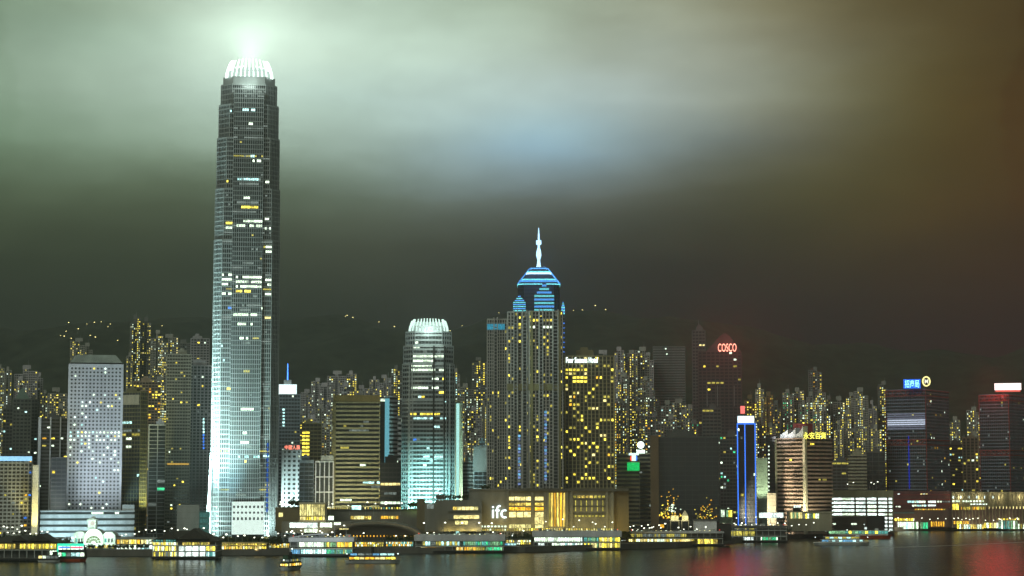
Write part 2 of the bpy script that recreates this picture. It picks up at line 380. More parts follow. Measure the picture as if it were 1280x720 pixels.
def lettering(text, parent, w, h, m, loc, rot=0, depth=.4, bold=.0, name='lettering'):
    c = bpy.data.curves.new('t', 'FONT'); c.body = text; c.extrude = depth/2; c.align_x = 'CENTER'; c.align_y = 'CENTER'; c.offset = bold
    o = bpy.data.objects.new('t', c); COL.objects.link(o); bpy.context.view_layer.update()
    me = bpy.data.meshes.new_from_object(o.evaluated_get(bpy.context.evaluated_depsgraph_get()))
    bpy.data.objects.remove(o); bpy.data.curves.remove(c)
    xs = [v.co.x for v in me.vertices]; ys = [v.co.y for v in me.vertices]
    sx, sy = w/(max(xs)-min(xs)), h/(max(ys)-min(ys)); cx, cy = (max(xs)+min(xs))/2, (max(ys)+min(ys))/2
    for v in me.vertices: v.co = ((v.co.x-cx)*sx, -v.co.z, (v.co.y-cy)*sy)
    me.materials.clear(); me.materials.append(m); me.name = name
    o = bpy.data.objects.new(name, me); COL.objects.link(o); o.location = loc; o.rotation_euler = (0, 0, rot)
    if parent is not None: o.parent = parent
    return o
# ------------------------------------------------------------------ the setting: water, land, hills, haze
def hillz(x, y):
    az = x/y*F + 640                                   # ridge height follows the skyline of the photo
    ridge = 385 - 60*max(0, min(1, (az-820)/300)) - 40*max(0, min(1, (260-az)/300)) + 12*math.sin(x/170) + 8*math.sin(x/61+1)
    t = max(0, min(1, (y-2700)/1500)); t = t*t*(3-2*t)
    n = 10*math.sin(x/90+y/130) + 6*math.sin(x/41-y/57)
    return 4 + t*ridge + n*min(1, t*4)
SHORE = [(-1500,1480),(-500,1500),(-240,1530),(-100,1575),(10,1610),(60,1660),(140,1740),(190,1850),(260,2000),(330,2150),(440,2400),(640,2560),(900,2700),(2000,2900)]
def setting():
    mb = MB(); wm = bpy.data.materials.new('harbour_water'); wm.use_nodes = True; nt = wm.node_tree; b = nt.nodes['Principled BSDF']
    b.inputs['Base Color'].default_value = (.014, .018, .013, 1); b.inputs['Roughness'].default_value = .19; b.inputs['IOR'].default_value = 1.2
    b.inputs['Specular IOR Level'].default_value = .12
    tc = nt.nodes.new('ShaderNodeTexCoord'); last = None
    for scale, st, dist in ((.045, (1, 1, 1), 3.0), (.2, (1, 1, 1), .35)):
        mp = nt.nodes.new('ShaderNodeMapping'); mp.inputs['Scale'].default_value = st; nt.links.new(tc.outputs['Object'], mp.inputs[0])
        n = nt.nodes.new('ShaderNodeTexNoise'); n.inputs['Scale'].default_value = scale; n.inputs['Detail'].default_value = 6; nt.links.new(mp.outputs[0], n.inputs['Vector'])
        bp = nt.nodes.new('ShaderNodeBump'); bp.inputs['Distance'].default_value = dist; bp.inputs['Strength'].default_value = .8
        nt.links.new(n.outputs['Fac'], bp.inputs['Height'])
        if last: nt.links.new(last.outputs[0], bp.inputs['Normal'])
        last = bp
    nt.links.new(last.outputs[0], b.inputs['Normal'])
    mb.add([(-3000,-400,0),(3000,-400,0),(3000,3000,0),(-3000,3000,0)], [(0,1,2,3)], wm)
    tag(mb.build('water'), kind='structure')
    asph = mat('asphalt', (.05, .05, .048), .85); pave = mat('promenade_paving', (.22, .21, .18), .8); stone = mat('seawall_stone', (.16, .15, .13), .85)
    g = MB(); n = len(SHORE)
    g.add([(x, y, 4) for x, y in SHORE] + [(2600, 3400, 4), (-2600, 3400, 4)], [tuple(range(n+2))], asph)
    tag(g.build('ground'), kind='structure')
    s = MB(); p = MB()
    for (a, b_) in zip(SHORE, SHORE[1:]):
        s.add([(*a, -3), (*b_, -3), (*b_, 4.6), (*a, 4.6), (a[0], a[1]+.8, 4.6), (b_[0], b_[1]+.8, 4.6), (b_[0], b_[1]+.8, 3.9), (a[0], a[1]+.8, 3.9)], [(0,1,2,3),(3,2,5,4),(4,5,6,7)], stone)
        p.add([(a[0], a[1]+.8, 4.06), (b_[0], b_[1]+.8, 4.06), (b_[0], b_[1]+26, 4.06), (a[0], a[1]+26, 4.06)], [(0,1,2,3)], pave)
    tag(s.build('seawall'), kind='structure'); tag(p.build('promenade'), kind='structure')
    h = MB(); nx, ny = 110, 46; X = lambda i: -2400 + 4800*i/nx; Y = lambda j: 2690 + 2100*j/ny
    hm = mat('hill_forest', (.028, .034, .021), .95, 0, .75, .035)
    vs = [(X(i), Y(j), hillz(X(i), Y(j)) + (3.5*math.sin(i*3.1+j*1.7) if j > 3 else 0) - (1.5 if j == 0 else 0)) for j in range(ny+1) for i in range(nx+1)]
    h.add(vs, [(j*(nx+1)+i, j*(nx+1)+i+1, (j+1)*(nx+1)+i+1, (j+1)*(nx+1)+i) for j in range(ny) for i in range(nx)], hm)
    tag(h.build('hills', smooth=True), kind='structure')
    hz = MB(); hm = bpy.data.materials.new('night_haze'); hm.use_nodes = True; nt = hm.node_tree; nt.nodes.clear()
    v = nt.nodes.new('ShaderNodeVolumePrincipled'); o = nt.nodes.new('ShaderNodeOutputMaterial'); nt.links.new(v.outputs[0], o.inputs['Volume'])
    v.inputs['Color'].default_value = (.44, .48, .46, 1); v.inputs['Density'].default_value = HAZE; v.inputs['Anisotropy'].default_value = .7
    hz.box(-3400, 3400, -600, 4900, -4, 520, hm)
    tag(hz.build('haze'), kind='stuff')
HAZE = 0.00015
setting()

# ------------------------------------------------------------------ the tall tower with the lit crown
def chamfer(w, d, c, y0=0):
    return [(-w/2+c, y0), (w/2-c, y0), (w/2, y0+c), (w/2, y0+d-c), (w/2-c, y0+d), (-w/2+c, y0+d), (-w/2, y0+d-c), (-w/2, y0+c)]
def crown_fins(t, w, d, z0, z1, n, lean, m, y0=0, cut=.75):
    for e in range(4):
        for i in range(n):
            fm = MB()
            u = -w/2 + w*(i+.5)/n; edge = abs(u)/(w/2); hz = z0 + (z1-z0)*(1 - (1-cut)*edge**3)
            def pt(z, off):
                k = (z-z0)/(z1-z0); ins = lean*k**1.6; q = u*(1 - ins/(w/2)*.9)
                dd = d/2 - ins + off
                return {0: (q, y0+d/2-dd), 1: (dd, y0+d/2+q*d/w), 2: (q, y0+d/2+dd), 3: (-dd, y0+d/2+q*d/w)}[e]
            st = 5
            for s in range(st):
                za, zb = z0+(hz-z0)*s/st, z0+(hz-z0)*(s+1)/st
                a, b, a2, b2 = pt(za, 0), pt(zb, 0), pt(za, -1.6), pt(zb, -1.6); hw = .55
                ox, oy = (hw, 0) if e in (0, 2) else (0, hw)
                fm.add([(a[0]-ox,a[1]-oy,za),(a[0]+ox,a[1]+oy,za),(b[0]+ox,b[1]+oy,zb),(b[0]-ox,b[1]-oy,zb),
                        (a2[0]-ox,a2[1]-oy,za),(a2[0]+ox,a2[1]+oy,za),(b2[0]+ox,b2[1]+oy,zb),(b2[0]-ox,b2[1]-oy,zb)],
                       [(0,1,2,3),(5,4,7,6),(4,0,3,7),(1,5,6,2),(3,2,6,7)], m)
            fm.build('crown_fin', t)
def tall_tower():
    D = 1800; f = Frame(262.5, 346, 668, D); base = 4
    f.h = P(312, 82, D+20).z - 4
    t = thing('skyscraper', 'tallest skyscraper with floodlit white crown of claws piercing the cloud', 'skyscraper', f.o, f.rot)
    zof = lambda py: f.px(306, py)[1]
    zc = lambda py: P(312, py, D+f.w/2).z - 4
    W = f.w
    tiers = [(0, zof(300), 1.0, 7), (zof(300), zof(236), .985, 7.5), (zof(236), zof(172), .955, 8.5), (zof(172), zof(130), .915, 9.5), (zof(130), zof(104), .86, 10)]
    wl, gl = MB(), MB(); facs = []
    finm = mat('tower_fin', (.46, .49, .49), .35, .3, .1); bandm = mat('tower_band', (.32, .345, .34), .4, .2, .15)
    for z0, z1, k, c in tiers:
        w = W*k; fc = Facade(chamfer(w, w, c, (W-w)/2), z0, z1, 4.15, .24, 1.9, .34, .7, bandm, glass, finm, .35); fc.emit(wl, gl); facs.append(fc)
        wl.prism(inset(fc.poly, -.1), z1-.9, z1+.6, bandm)
    wl.build('wall', t); gl.build('glazing', t)
    # projecting middle bay with two dark reveals, ending below the crown
    bay, bg = MB(), MB()
    bw = W*.46
    fcb = Facade([(-bw/2, -1.6), (bw/2, -1.6), (bw/2, .1), (-bw/2, .1)], zof(628), zof(112), 4.15, .16, 1.9, .36, .5, bandm, glass, finm, .35, edges=[0]); fcb.emit(bay, bg)
    bay.build('middle_bay', t); bg.build('bay_glazing', t)
    # entrance block: white wall of dark openings, its lit look put in as glow
    eb, eg = MB(), MB(); lw = emat('lobby_wall_glow', (.80, 1, .90), 1.15, .15)
    e0, _ = f.px(290, 640); e1, _ = f.px(330, 640)
    for zz0, zz1 in ((zof(668), zof(650)), (zof(646.5), zof(642)), (zof(639.5), zof(635)), (zof(632), zof(627))):
        eb.box(e0, e1, -3.4, -2.4, zz0, zz1, lw)
    for i in range(9):
        x = e0 + (e1-e0)*i/8; eb.box(max(e0, x-.9), min(e1, x+.9), -3.5, -2.45, zof(650)+.05, zof(632)-.05, lw)
    eb.build('glowing_entrance_wall', t)
    eg.box(e0, e1, -2.3, -1.65, 0, zof(627), glass); eg.build('entrance_glazing', t)
    rf = MB(); tw = W*.80; rf.prism(chamfer(tw, tw, 9, (W-tw)/2), zof(104)+.6, zc(102), bandm); rf.build('roof', t)
    # inner crown drum and claws, floodlit look put into them as glow
    dr = MB(); lm = emat('crown_glow', (.80, 1, .90), 3.0, .15, True); lm2 = emat('crown_glow_low', (.75, 1, .88), 1.0, .15)
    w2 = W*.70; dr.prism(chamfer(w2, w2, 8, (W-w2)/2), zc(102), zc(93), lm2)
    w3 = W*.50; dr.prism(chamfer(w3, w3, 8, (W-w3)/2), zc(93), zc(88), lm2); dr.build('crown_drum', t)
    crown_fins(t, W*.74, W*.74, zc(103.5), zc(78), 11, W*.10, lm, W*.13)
    sp = []
    A = facs; mid, low = fcb, facs[0]
    rows = [(302,318,140,'c'),(312,318,193,'c',1),(303,326,223,'k'),(298,324,226,'c',.9),(300,322,229,'k'),(305,313,245,'w',1),(296,330,252,'k',.6),(302,323,257,'y',.95),(305,330,277,'w',.9),(296,330,283.5,'w'),
            (304,316,330,'k'),(295,329,344,'w'),(295,330,350.5,'w'),(295,330,357,'w',.95),(295,314,363,'y'),(300,326,370,'k',.4),(302,326,382,'k',.6),(300,312,388,'k',1),(294,328,395,'w',.95),(294,315,408,'w',.7),
            (297,315,421,'w',.7),(300,312,427,'k'),(305,312,466,'d'),(300,318,512,'w',.7),(310,312,498,'w'),(303,310,552,'w'),(300,310,572,'c'),(319,328,572,'c',1),(305,308,540,'w'),(304,309,579,'y'),(296,308,617,'k',1),
            (316,320,204,'k'),(306,312,193,'k'),(300,326,116,'k',.7),(306,320,122,'k',.4),(312,316,158,'w'),(318,325,204,'w',.5),(322,330,312,'k',.5)]
    sp += pxcells(f, mid, rows)
    for fc in facs:
        sp += pxcells(f, fc, [(275,288,140,'c',1),(275,290,228,'y',.7),(283,292,277,'y'),(283,292,283.5,'w'),(276,289,345,'w'),(276,289,351,'w'),(276,289,357,'w',.7),(278,290,370,'w'),(275,290,388,'b',.6),(276,290,395,'k',1),
             (333,346,277,'w',.5),(333,347,283.5,'w'),(333,347,310,'w',.6),(333,347,313,'w',.6),(332,345,345,'k',1),(332,347,351,'w'),(333,342,357,'w'),(331,338,395,'Y',1),(338,346,395,'d'),(333,344,370,'w',.6),
             (332,342,228,'w',.6),(340,346,442,'y',1),(331,340,486,'k'),(284,290,486,'y'),(331,345,572,'c',.9),(333,340,605,'d'),(336,344,132,'k',1),(336,346,116,'k',1),(278,290,116,'k',.8)])
        sp += fc.lit(SEED, 0, .014, ['k', 'k', 'k', 'c', 'd', 'w'])
    sp = [(x, y, z, w, hh*.72, k, r) for x, y, z, w, hh, k, r in sp]
    for fc in facs+[fcb]: sp += [(x, y, z, w, hh*.5, k, r) for x, y, z, w, hh, k, r in fc.lit(SEED, 0, .34, 'kkkd', 'run')]
    panes(t, sp, 100)
    # floodlights: from the plaza up the left corner, under the crown
    spot(f.wpt(-W*1.75, -16, 34), f.wpt(-W*.46, 2, 110), 8.5e6, 80, (.64, 1, .95), .9, 4)
    spot(f.wpt(-W*.95, -20, 8), f.wpt(-W*.5, 4, 190), 5.5e6, 34, (.66, .98, 1), .9, 4)
    spot(f.wpt(-W*.20, -60, 14), f.wpt(-W*.30, 0, 62), 7e5, 34, (.40, .85, 1), 1, 4)
    spot(f.wpt(-W*1.0, -40, 34), f.wpt(-W*.3, 1, 105), 3.6e6, 70, (.66, 1, .95), 1, 4)
    spot(f.wpt(-W*.80, -26, 5), f.wpt(-W*.48, 2, 34), 7e5, 110, (.66, 1, .95), 1, 3)
    spot(f.wpt(W*.40, -26, 4), f.wpt(W*.40, 0, 26), 2.2e5, 90, (.72, 1, .95), 1, 3)
    bl = MB(); _, z0 = f.px(340, 640); _, z1 = f.px(340, 552); n = 14
    for i in range(n): bl.box(W*.335, W*.335+1.5, -.75, -.45, z0+(z1-z0)*i/n, z0+(z1-z0)*(i+.7)/n, emat('blue_beam', (.03, .20, .95), .8, .5))
    bl.build('blue_light_strip', t)
    glow(f.wpt(0, -26, zof(96)), 3.5e4, (.8, 1, .9), 6)
    q = f.wpt(0, W/2, zc(84)); spot(q, q + Vector((0, 0, 100)), 3.4e7, 172, (.80, 1, .86), 1, 10)   # the crown's own uplights
    # flared base fin at the left foot
    ff = MB(); a0 = -W/2; ff.add([(a0-4.6, 6, 0), (a0+.4, 4, 0), (a0+.4, 4, 62), (a0-.6, 6, 78), (a0-4.6, 12, 0), (a0+.4, 12, 0), (a0+.4, 12, 62), (a0-.6, 12, 78)],
        [(0,1,2,3),(5,4,7,6),(4,0,3,7),(1,5,6,2),(3,2,6,7),(0,4,5,1)], white); ff.build('flared_fin', t)
    return f
tall_tower()

def short_tower():     # the lower sister tower with the same claw crown
    D = 1950; f = Frame(501.5, 568.5, 600, D); W = f.w
    t = thing('skyscraper', 'half-height glass tower with white claw crown, floodlit cyan at its foot', 'skyscraper', f.o, f.rot)
    zof = lambda py: f.px(535, py)[1]
    zc = lambda py: P(535, py, D+f.w/2).z - 4
    wl, gl = MB(), MB(); facs = []; bm = mat('sister_band', (.46, .5, .5), .4, .1, .15)
    for z0, z1, k, c in ((0, zof(500), 1, 8), (zof(500), zof(455), .985, 8.5), (zof(455), zof(432), .945, 9), (zof(432), zof(414), .87, 9)):
        w = W*k; fc = Facade(chamfer(w, w*.9, c, (W-w)/2), z0, z1, 4.0, .42, 3.2, .28, .7, bm, glassg, steel, .25); fc.emit(wl, gl); facs.append(fc)
        wl.prism(inset(fc.poly, -.15), z1-1.2, z1+.5, bm)
    wl.build('wall', t); gl.build('glazing', t)
    for u in (.10, .30): rv = MB(); rv.box(W*u-.8, W*u+.8, -.5, 1, 0, zof(432), dark); rv.build('upright_strip', t)
    for u in (-.36, -.30, .40): rv = MB(); rv.box(W*u-.5, W*u+.5, -.6, 1, 0, zof(455), steel); rv.build('upright_strip', t)
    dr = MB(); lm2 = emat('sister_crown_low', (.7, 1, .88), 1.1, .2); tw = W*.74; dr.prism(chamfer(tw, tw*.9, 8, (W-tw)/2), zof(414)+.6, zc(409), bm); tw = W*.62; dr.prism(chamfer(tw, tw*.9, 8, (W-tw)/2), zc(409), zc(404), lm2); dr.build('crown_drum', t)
    crown_fins(t, W*.80, W*.74, zof(414)+.5, zc(399.5), 12, W*.09, emat('sister_crown', (.72, 1, .88), 1.7, .15), W*.12)  # claws and drum glow by themselves to look floodlit
    sp = []
    R_ = [(519,523,433,'w',1),(505,556,444,'w',.8),(511,541,455,'w',.9),(513,556,466,'w',.85),(541,548,475,'w'),(510,548,487,'w',.85),(549,564,493,'y',.9),(524,529,498,'y'),(516,548,518,'y',.7),(515,568,523,'c',.75),(520,526,550,'b',.9),(526,540,578,'c',.3),
          (553,556,477,'y',1),(562,566,477,'y',1),(545,548,535,'c'),(507,514,433,'k',.6),(530,550,440,'k',.5),(518,560,550,'k',.25),(512,558,560,'c',.25),(512,558,571,'c',.3),(512,548,582,'w',.3)]
    for fc in facs: sp += pxcells(f, fc, R_); sp += fc.lit(SEED, 0, .012, ['k', 'd', 'c'])
    panes(t, sp, 100)
    for u in (-.32, 0, .3): spot(f.wpt(W*u, -52, 20), f.wpt(W*u*.8, 0, 48), 3.6e5, 62, (.45, 1, .93), .9)
    glow(f.wpt(0, -18, zof(408)), 3.5e4, (.75, 1, .9), 4)
    # the slab beside it with one bright edge
    g = bld('slab_block', 'narrow blank-sided block with bright cyan edge right beside half-height claw-crowned tower', 'office block', 566, 578.5, 503, 1985, wallm=cream, glassm=conc, fh=3.6, band=.93, fin=30, finw=0, plant=False, depth=20)
    e = MB(); x0, _ = g.px(570.3, 560); x1, _ = g.px(574, 560); e.box(x0, x1, -.7, -.15, 0, g.h-1, emat('edge_light', (.50, 1, .92), 1.15, .1)); e.build('glow_strip', g.t); spot(g.wpt(-2, -24, 8), g.wpt(2, 0, 55), 4.5e5, 60, (.7, 1, .85))
short_tower()
# ------------------------------------------------------------------ the front row of buildings, left to right
def sign(name, label, px0, px1, py0, py1, D, panel=None, text=None, tm=None, rot=None, cat='sign', margin=.86, legs=0, bold=0, thick=1.2):
    a, b = P(px0, (py0+py1)/2, D), P(px1, (py0+py1)/2, D); top, bot = P(px0, py0, D).z, P(px0, py1, D).z
    w = b.x-a.x; h = top-bot; c = (a+b)/2
    rot = -math.atan2(c.x, c.y) if rot is None else rot
    t = thing(name, label, cat, (c.x, D, bot), rot)
    if panel:
        m = MB(); m.box(-w/2, w/2, .15, thick, 0, h, panel); m.build('panel', t)
    if text: lettering(text, t, w*margin, h*margin, tm, (0, -.1, h/2), bold=bold)
    if legs:
        m = MB()
        for i in range(4):
            x = -w*.42 + w*.84*i/3; m.box(x-.25, x+.25, .4, .9, -legs, 0, dark)
        m.build('support', t)
    return t
def front_row():
    # hotel block at the far left
    f = bld('hotel', 'grey block with glowing blue-white roof strip at left edge', 'hotel', -26, 41, 575, 1850, conc, bronze, 3.3, .42, 3.6, 1.0, .5,
            [(0, .20, 'yyodbk', 'col'), (1, .1, 'yd')], depth=34, plant=False)
    s = MB(); x0, z0 = f.px(-24, 576); x1, z1 = f.px(40, 570.5); s.box(x0, x1, -.9, .2, z0, z1, emat('roof_strip', (.35, .72, 1), 1.5, .2)); s.build('glow_strip', f.t)
    spot(f.wpt(62, -60, 16), f.wpt(0, 0, 34), 1.8e5, 70, (.9, 1, .8))
    f = bld('stair_tower', 'narrow concrete stair tower lit warm yellow beside the blue-striped block', 'tower', 41, 48.5, 583, 1845, cream, conc, 3.6, .95, 30, 0, .1, plant=False, depth=12)
    spot(f.wpt(2, -16, 2), f.wpt(0, 0, 30), 1.4e5, 60, (1, .86, .3))
    # white finned tower
    f = bld('office_tower', 'brown-windowed tower with three white upright ribs left of round-windowed tower', 'office tower', 46, 84, 524, 1960, concd, bronze, 3.4, .5, 4.2, .25, .8,
            [(0, .10, 'oddrd', 'run'), (0, .04, 'yw')], yref=600)
    for a, b in ((46.5, 50), (61, 62.6), (73.5, 75), (83, 84)):
        x0, _ = f.px(a, 600); x1, _ = f.px(b, 600); r = MB(); r.box(x0, x1, -1.6, .2, 0, f.h+2, white); r.build('white_rib', f.t)
    f = bld('office_block', 'low dark unlit block in front of white-ribbed tower', 'office block', 63, 83, 573, 1840, dark, glass, 3.6, .3, 4, .4, .5, [(0, .02, 'wy')], yref=620, plant=False)
    # round-windowed tower
    D = 1900; f = Frame(84, 153, 455, D, yref=540); W = f.w; d = W
    t = thing('office_tower', 'pale grey tower of round porthole windows with sloped cap', 'office tower', f.o, f.rot)
    nc, nr = 14, 42; pale = mat('porthole_aluminium', (.50, .53, .57), .45, .2, .12)
    wl, gl = MB(), MB(); z0 = 12; cw, ch = (W-3)/nc, (f.h-z0-2.5)/nr; rr = min(cw, ch)*.30; lits = []
    def portface(fx, e):   # one square of wall with a real round hole, per window
        for r in range(nr):
            for c in range(nc):
                cx, cz = -W/2+1.5+cw*(c+.5), z0+ch*(r+.5)
                ring = [(cx+rr*math.cos(R(45*i+22.5)), cz+rr*math.sin(R(45*i+22.5))) for i in range(8)]
                sq = [(cx+cw/2, cz+ch/2), (cx-cw/2, cz+ch/2), (cx-cw/2, cz-ch/2), (cx+cw/2, cz-ch/2)]
                vs = [fx(x, 0, z) for x, z in sq] + [fx(x, 0, z) for x, z in ring] + [fx(x, .7, z) for x, z in ring]
                fs = [(0,1,6,5), (0,5,4) , (1,2,8,7), (1,7,6), (2,3,10,9), (2,9,8), (3,0,4,11), (3,11,10)]
                fs = [(0,4+0,4+1),(0,4+1,4+2,1),(1,4+2,4+3),(1,4+3,4+4,2),(2,4+4,4+5),(2,4+5,4+6,3),(3,4+6,4+7),(3,4+7,4+0,0)]
                fs += [(4+i, 12+i, 12+(i+1) % 8, 4+(i+1) % 8) for i in range(8)]
                wl.add(vs, fs, pale); gl.add([fx(x, .68, z) for x, z in ring], [tuple(range(8))], glass)
                y = f.h - cz
                if e == 0:
                    py = 455 + (f.h-cz)*.741*1.82
                    pr = .62 if 538 < py < 553 else .22 if 553 <= py < 580 else .05
                    if py < 505: pr = .09
                    if 500 < py < 508: pr = .2
                    if 625 < py < 631: pr = .3
                    if SEED.random() < pr: lits.append((cx, .5, cz, rr*1.9, rr*1.9, SEED.choice('wwwwycWW'), 0))
    portface(lambda x, y, z: (x, y, z), 0); portface(lambda x, y, z: (W/2-y, x+W/2, z), 1)
    wl.box(-W/2+.02, W/2-.02, .01, 1, 0, z0, pale); wl.box(-W/2+.8, W/2-.8, .8, d-.8, 0, f.h-1, dark)
    wl.box(-W/2, -W/2+1.5, 0, .7, z0, f.h-2.5, pale); wl.box(W/2-1.5, W/2, 0, .7, z0, f.h-2.5, pale); wl.box(-W/2, W/2, 0, .7, f.h-2.5, f.h, pale)
    wl.build('wall', t); gl.build('glazing', t); panes(t, lits, 100, round_=True)
    cp = MB(); cp.box(-W/2+2, W/2-2, 2, d-2, f.h, f.h+1.2, dark)
    q = [(-W/2+1, 1), (W/2-1, 1), (W/2-1, d-1), (-W/2+1, d-1)]; cp.prism(q, f.h+1.2, f.h+9, mat('cap_roof', (.32, .36, .33), .5), inset(q, 6.5)); cp.build('roof_cap', t)
    for u in (-.7, .7): spot(f.wpt(W*u, -120, 22), f.wpt(0, 0, 100), 4.4e5, 66, (.78, .91, .98), .9, 8)
    # white low post-office block, in two wings
    f = bld('post_office', 'long low white block with dark window strips below porthole tower', 'office block', 50, 168, 640, 1735, white, glassg, 4.4, .62, 3.2, 0, .5, [(0, .2, 'kcw', 'run')], depth=26, plant=False, yref=655)
    b = MB(); x0, z0 = f.px(153, 640); x1, z1 = f.px(168, 634); b.box(x0, x1, 2, 14, f.h+.35, f.h+6, white); b.build('plant_room', f.t)
    for u in (-.42, -.15, .2): spot(f.wpt(f.w*u, -30, 3), f.wpt(f.w*u, 0, 14), 3.2e4, 100, (.6, .95, 1))
    # dark glass block with the lit yellow flank
    f = bld('office_tower', 'dark glass tower with yellow-lit right flank behind porthole tower', 'office tower', 150, 184, 491, 2020, olive, glassg, 3.9, .3, 3.2, .25, .5, [(0, .22, 'wcdk', 'run')], xc=175, side='r', yaw=35, yref=560)
    wing = MB(); x0, z0 = f.px(150, 510); x1, _ = f.px(174, 510); wing.box(x0, x1, -.5, -.04, z0+3, f.h-2, cream); wing.build('blank_panel', f.t)
    spot(f.wpt(f.w*1.5, 4, 12), f.wpt(f.w/2, 9, 52), 3.2e5, 60, (.95, 1, .4))
    bld('apartment_tower', 'broad block of warm orange rooms beyond yellow-flanked glass tower', 'apartment tower', 166, 201, 478, 2330, tan, bronze, 3.2, .4, 3.4, .7, .4, [(0, .30, 'oyyod')], yref=500, base=4)
    bld('office_tower', 'slim tower with white ribs and green-lit floors left of brown tower', 'office tower', 185, 208, 532, 2080, white, glass, 3.8, .14, 8, .9, .6, [(0, .12, 'gcwk', 'run')], yref=580)
    f = bld('office_tower', 'brown-grey ribbed tower with an amber light line across its middle', 'office tower', 207, 238, 444, 2060, mat('taupe', (.32, .31, .25), .7), bronze, 3.3, .44, 2.6, .5, .5, [(0, .03, 'wyd'), (0, .02, 'k', 'run')], yref=540)
    b = MB(); x0, z = f.px(209, 580); x1, _ = f.px(236, 580); b.box(x0, x1, -.5, -.12, z-.8, z+.8, emat('amber_line', (1, .62, .1), .75, .3)); b.build('glow_strip', f.t)
    f = bld('residential_tower', 'grey ribbed tower just left of tallest skyscraper, blue lights on its edge', 'apartment tower', 236, 264, 458, 2090, purple, glass, 3.2, .34, 3.6, 1.2, .7, [(0, .04, 'wyk')], yref=540)
    sp = []
    for y in range(524, 562, 4):
        x, z = f.px(254.5, y); sp.append((x, -.3, z, 1.6, 2.0, 'b' if y > 540 else 'c', 0))
    panes(f.t, sp, name='accent_light')
    bld('residential_tower', 'ribbed grey apartment tower rising behind amber-lined tower', 'apartment tower', 238, 262, 424, 2400, purple, glass, 3.1, .4, 3.6, 1.0, .6, [(0, .05, 'wy')], yref=440)
    f = bld('plant_building', 'small blank concrete box at left foot of tallest skyscraper', 'building', 221, 249, 633, 1745, mat('light_concrete', (.40, .42, .40)), conc, 5, .97, 40, 0, .1, plant=False, yref=645)
    bld('pavilion', 'small teal-lit glass pavilion beside blank concrete box', 'pavilion', 249, 262, 641, 1740, teal, emat('teal_glow', (.2, .62, .55), .45), 5, .25, 3, .3, .3, plant=False, depth=14, yref=650)
    # right of the tall tower
    f = bld('office_tower', 'blue-grey tower topped by lit white box and blue mast', 'office tower', 348.5, 375, 494, 2180, mat('blue_grey', (.24, .28, .32), .5), glassb, 3.7, .4, 3.4, .6, .5, [(0, .06, 'wkd')], plant=False, yref=540)
    x0, z0 = f.px(348.5, 493.5); x1, z1 = f.px(371, 480.5); b = MB(); b.box(x0, x1, 1, f.d-1, f.h+1.3, z1, emat('lit_box', (.80, 1, 1), 1.9, .1, True)); b.build('lit_top_box', f.t)
    b = MB(); xm, _ = f.px(359.5, 475); _, zt = f.px(359.5, 454); b.tube((xm, 8, z1-1), (xm, 8, zt), .75, .4, emat('mast_blue', (.06, .25, 1), 4, 0)); b.build('mast', f.t)
    b = MB(); b.box(xm-4, xm+4, 5, 11, z1, z1+5, steel); b.build('mast_base', f.t)
    sp = [(f.px(354.5, y)[0], -.3, f.px(354.5, y)[1], 2.2, 1.8, 'c', 0) for y in range(512, 536, 4)]; panes(f.t, sp, name='accent_light')
    f = bld('office_block', 'small white grid-fronted block under red characters', 'office block', 352, 377, 563.5, 1905, white, glass, 4.1, .5, 4.6, 2.1, .6, [(0, .03, 'wc')], plant=False, yref=600)
    spot(f.wpt(-4, -30, 4), f.wpt(0, 0, 26), 4.5e5, 70, (.7, 1, .92))
    sign('rooftop_sign', 'red glowing four-character roof sign on small white grid block', 354.5, 376.5, 556, 562.5, 1912, None, '中國人壽', emat('sign_red', (1, .25, .16), 2.6, 0), legs=1.5, bold=.005)
    bld('office_tower', 'gold-windowed brown slab left of olive banded block', 'office tower', 377, 402, 530, 2060, olive, bronze, 3.6, .3, 4.4, .4, .5, [], pxlit=[(381, 387, y, 'y', 1) for y in range(541, 580, 5)], yref=560)
    bld('office_block', 'short grey mirrored block with olive parapet before brown slab', 'office block', 374, 392, 579, 1890, mat('blue_grey', (.24, .28, .32)), glassg, 3.8, .18, 5, .3, .4, [(0, .05, 'rk')], yref=600, para=3)
    f = bld('office_block', 'short block of white upright frames beside olive banded block', 'office block', 394, 417, 578, 1895, white, glassg, 12, .08, 4.2, .9, .8, [], yref=600, plant=False)
    b = MB(); x0, z0 = f.px(401, 577.5); x1, z1 = f.px(417, 571); b.box(x0, x1, 1, 10, f.h+1.25, z1+1.3, mat('light_concrete', (.40, .42, .40))); b.build('plant_room', f.t)
    f = bld('office_tower', 'broad olive tower with pale horizontal bands and blank brown top', 'office tower', 415, 475, 504, 1900, mat('olive_band', (.34, .33, .19)), glass, 3.9, .46, 2.6, 0, .9, [(0, .16, 'kdkw', 'run'), (0, .12, 'd', 'run', (24, 27))], plant=False, yref=560,
            pxlit=[(444, 460, 531, 'k', .6), (438, 460, 537, 'k', .6), (444, 456, 584, 'w', .6), (456, 474, 604, 'c', .8), (428, 440, 628, 'w')])
    b = MB(); b.box(-f.w/2+.6, f.w/2-.6, .6, f.d-.6, f.h+.3, f.h+7.6, mat('brown_top', (.24, .19, .07))); b.box(-f.w/2, -f.w/2+3.4, -.9, .4, 0, f.h, olive); b.build('blank_top', f.t)
    spot(f.wpt(-10, -60, 10), f.wpt(0, 0, 50), 2.2e5, 80, (1, .95, .6))
    f = bld('office_tower', 'slim cyan-lit tower with slanted white bands beside olive banded tower', 'office tower', 481, 498, 497, 2010, white, glassg, 4, .5, 3, 0, .7, [(1, .1, 'k')], xc=487, side='l', yaw=50, plant=False, yref=540)
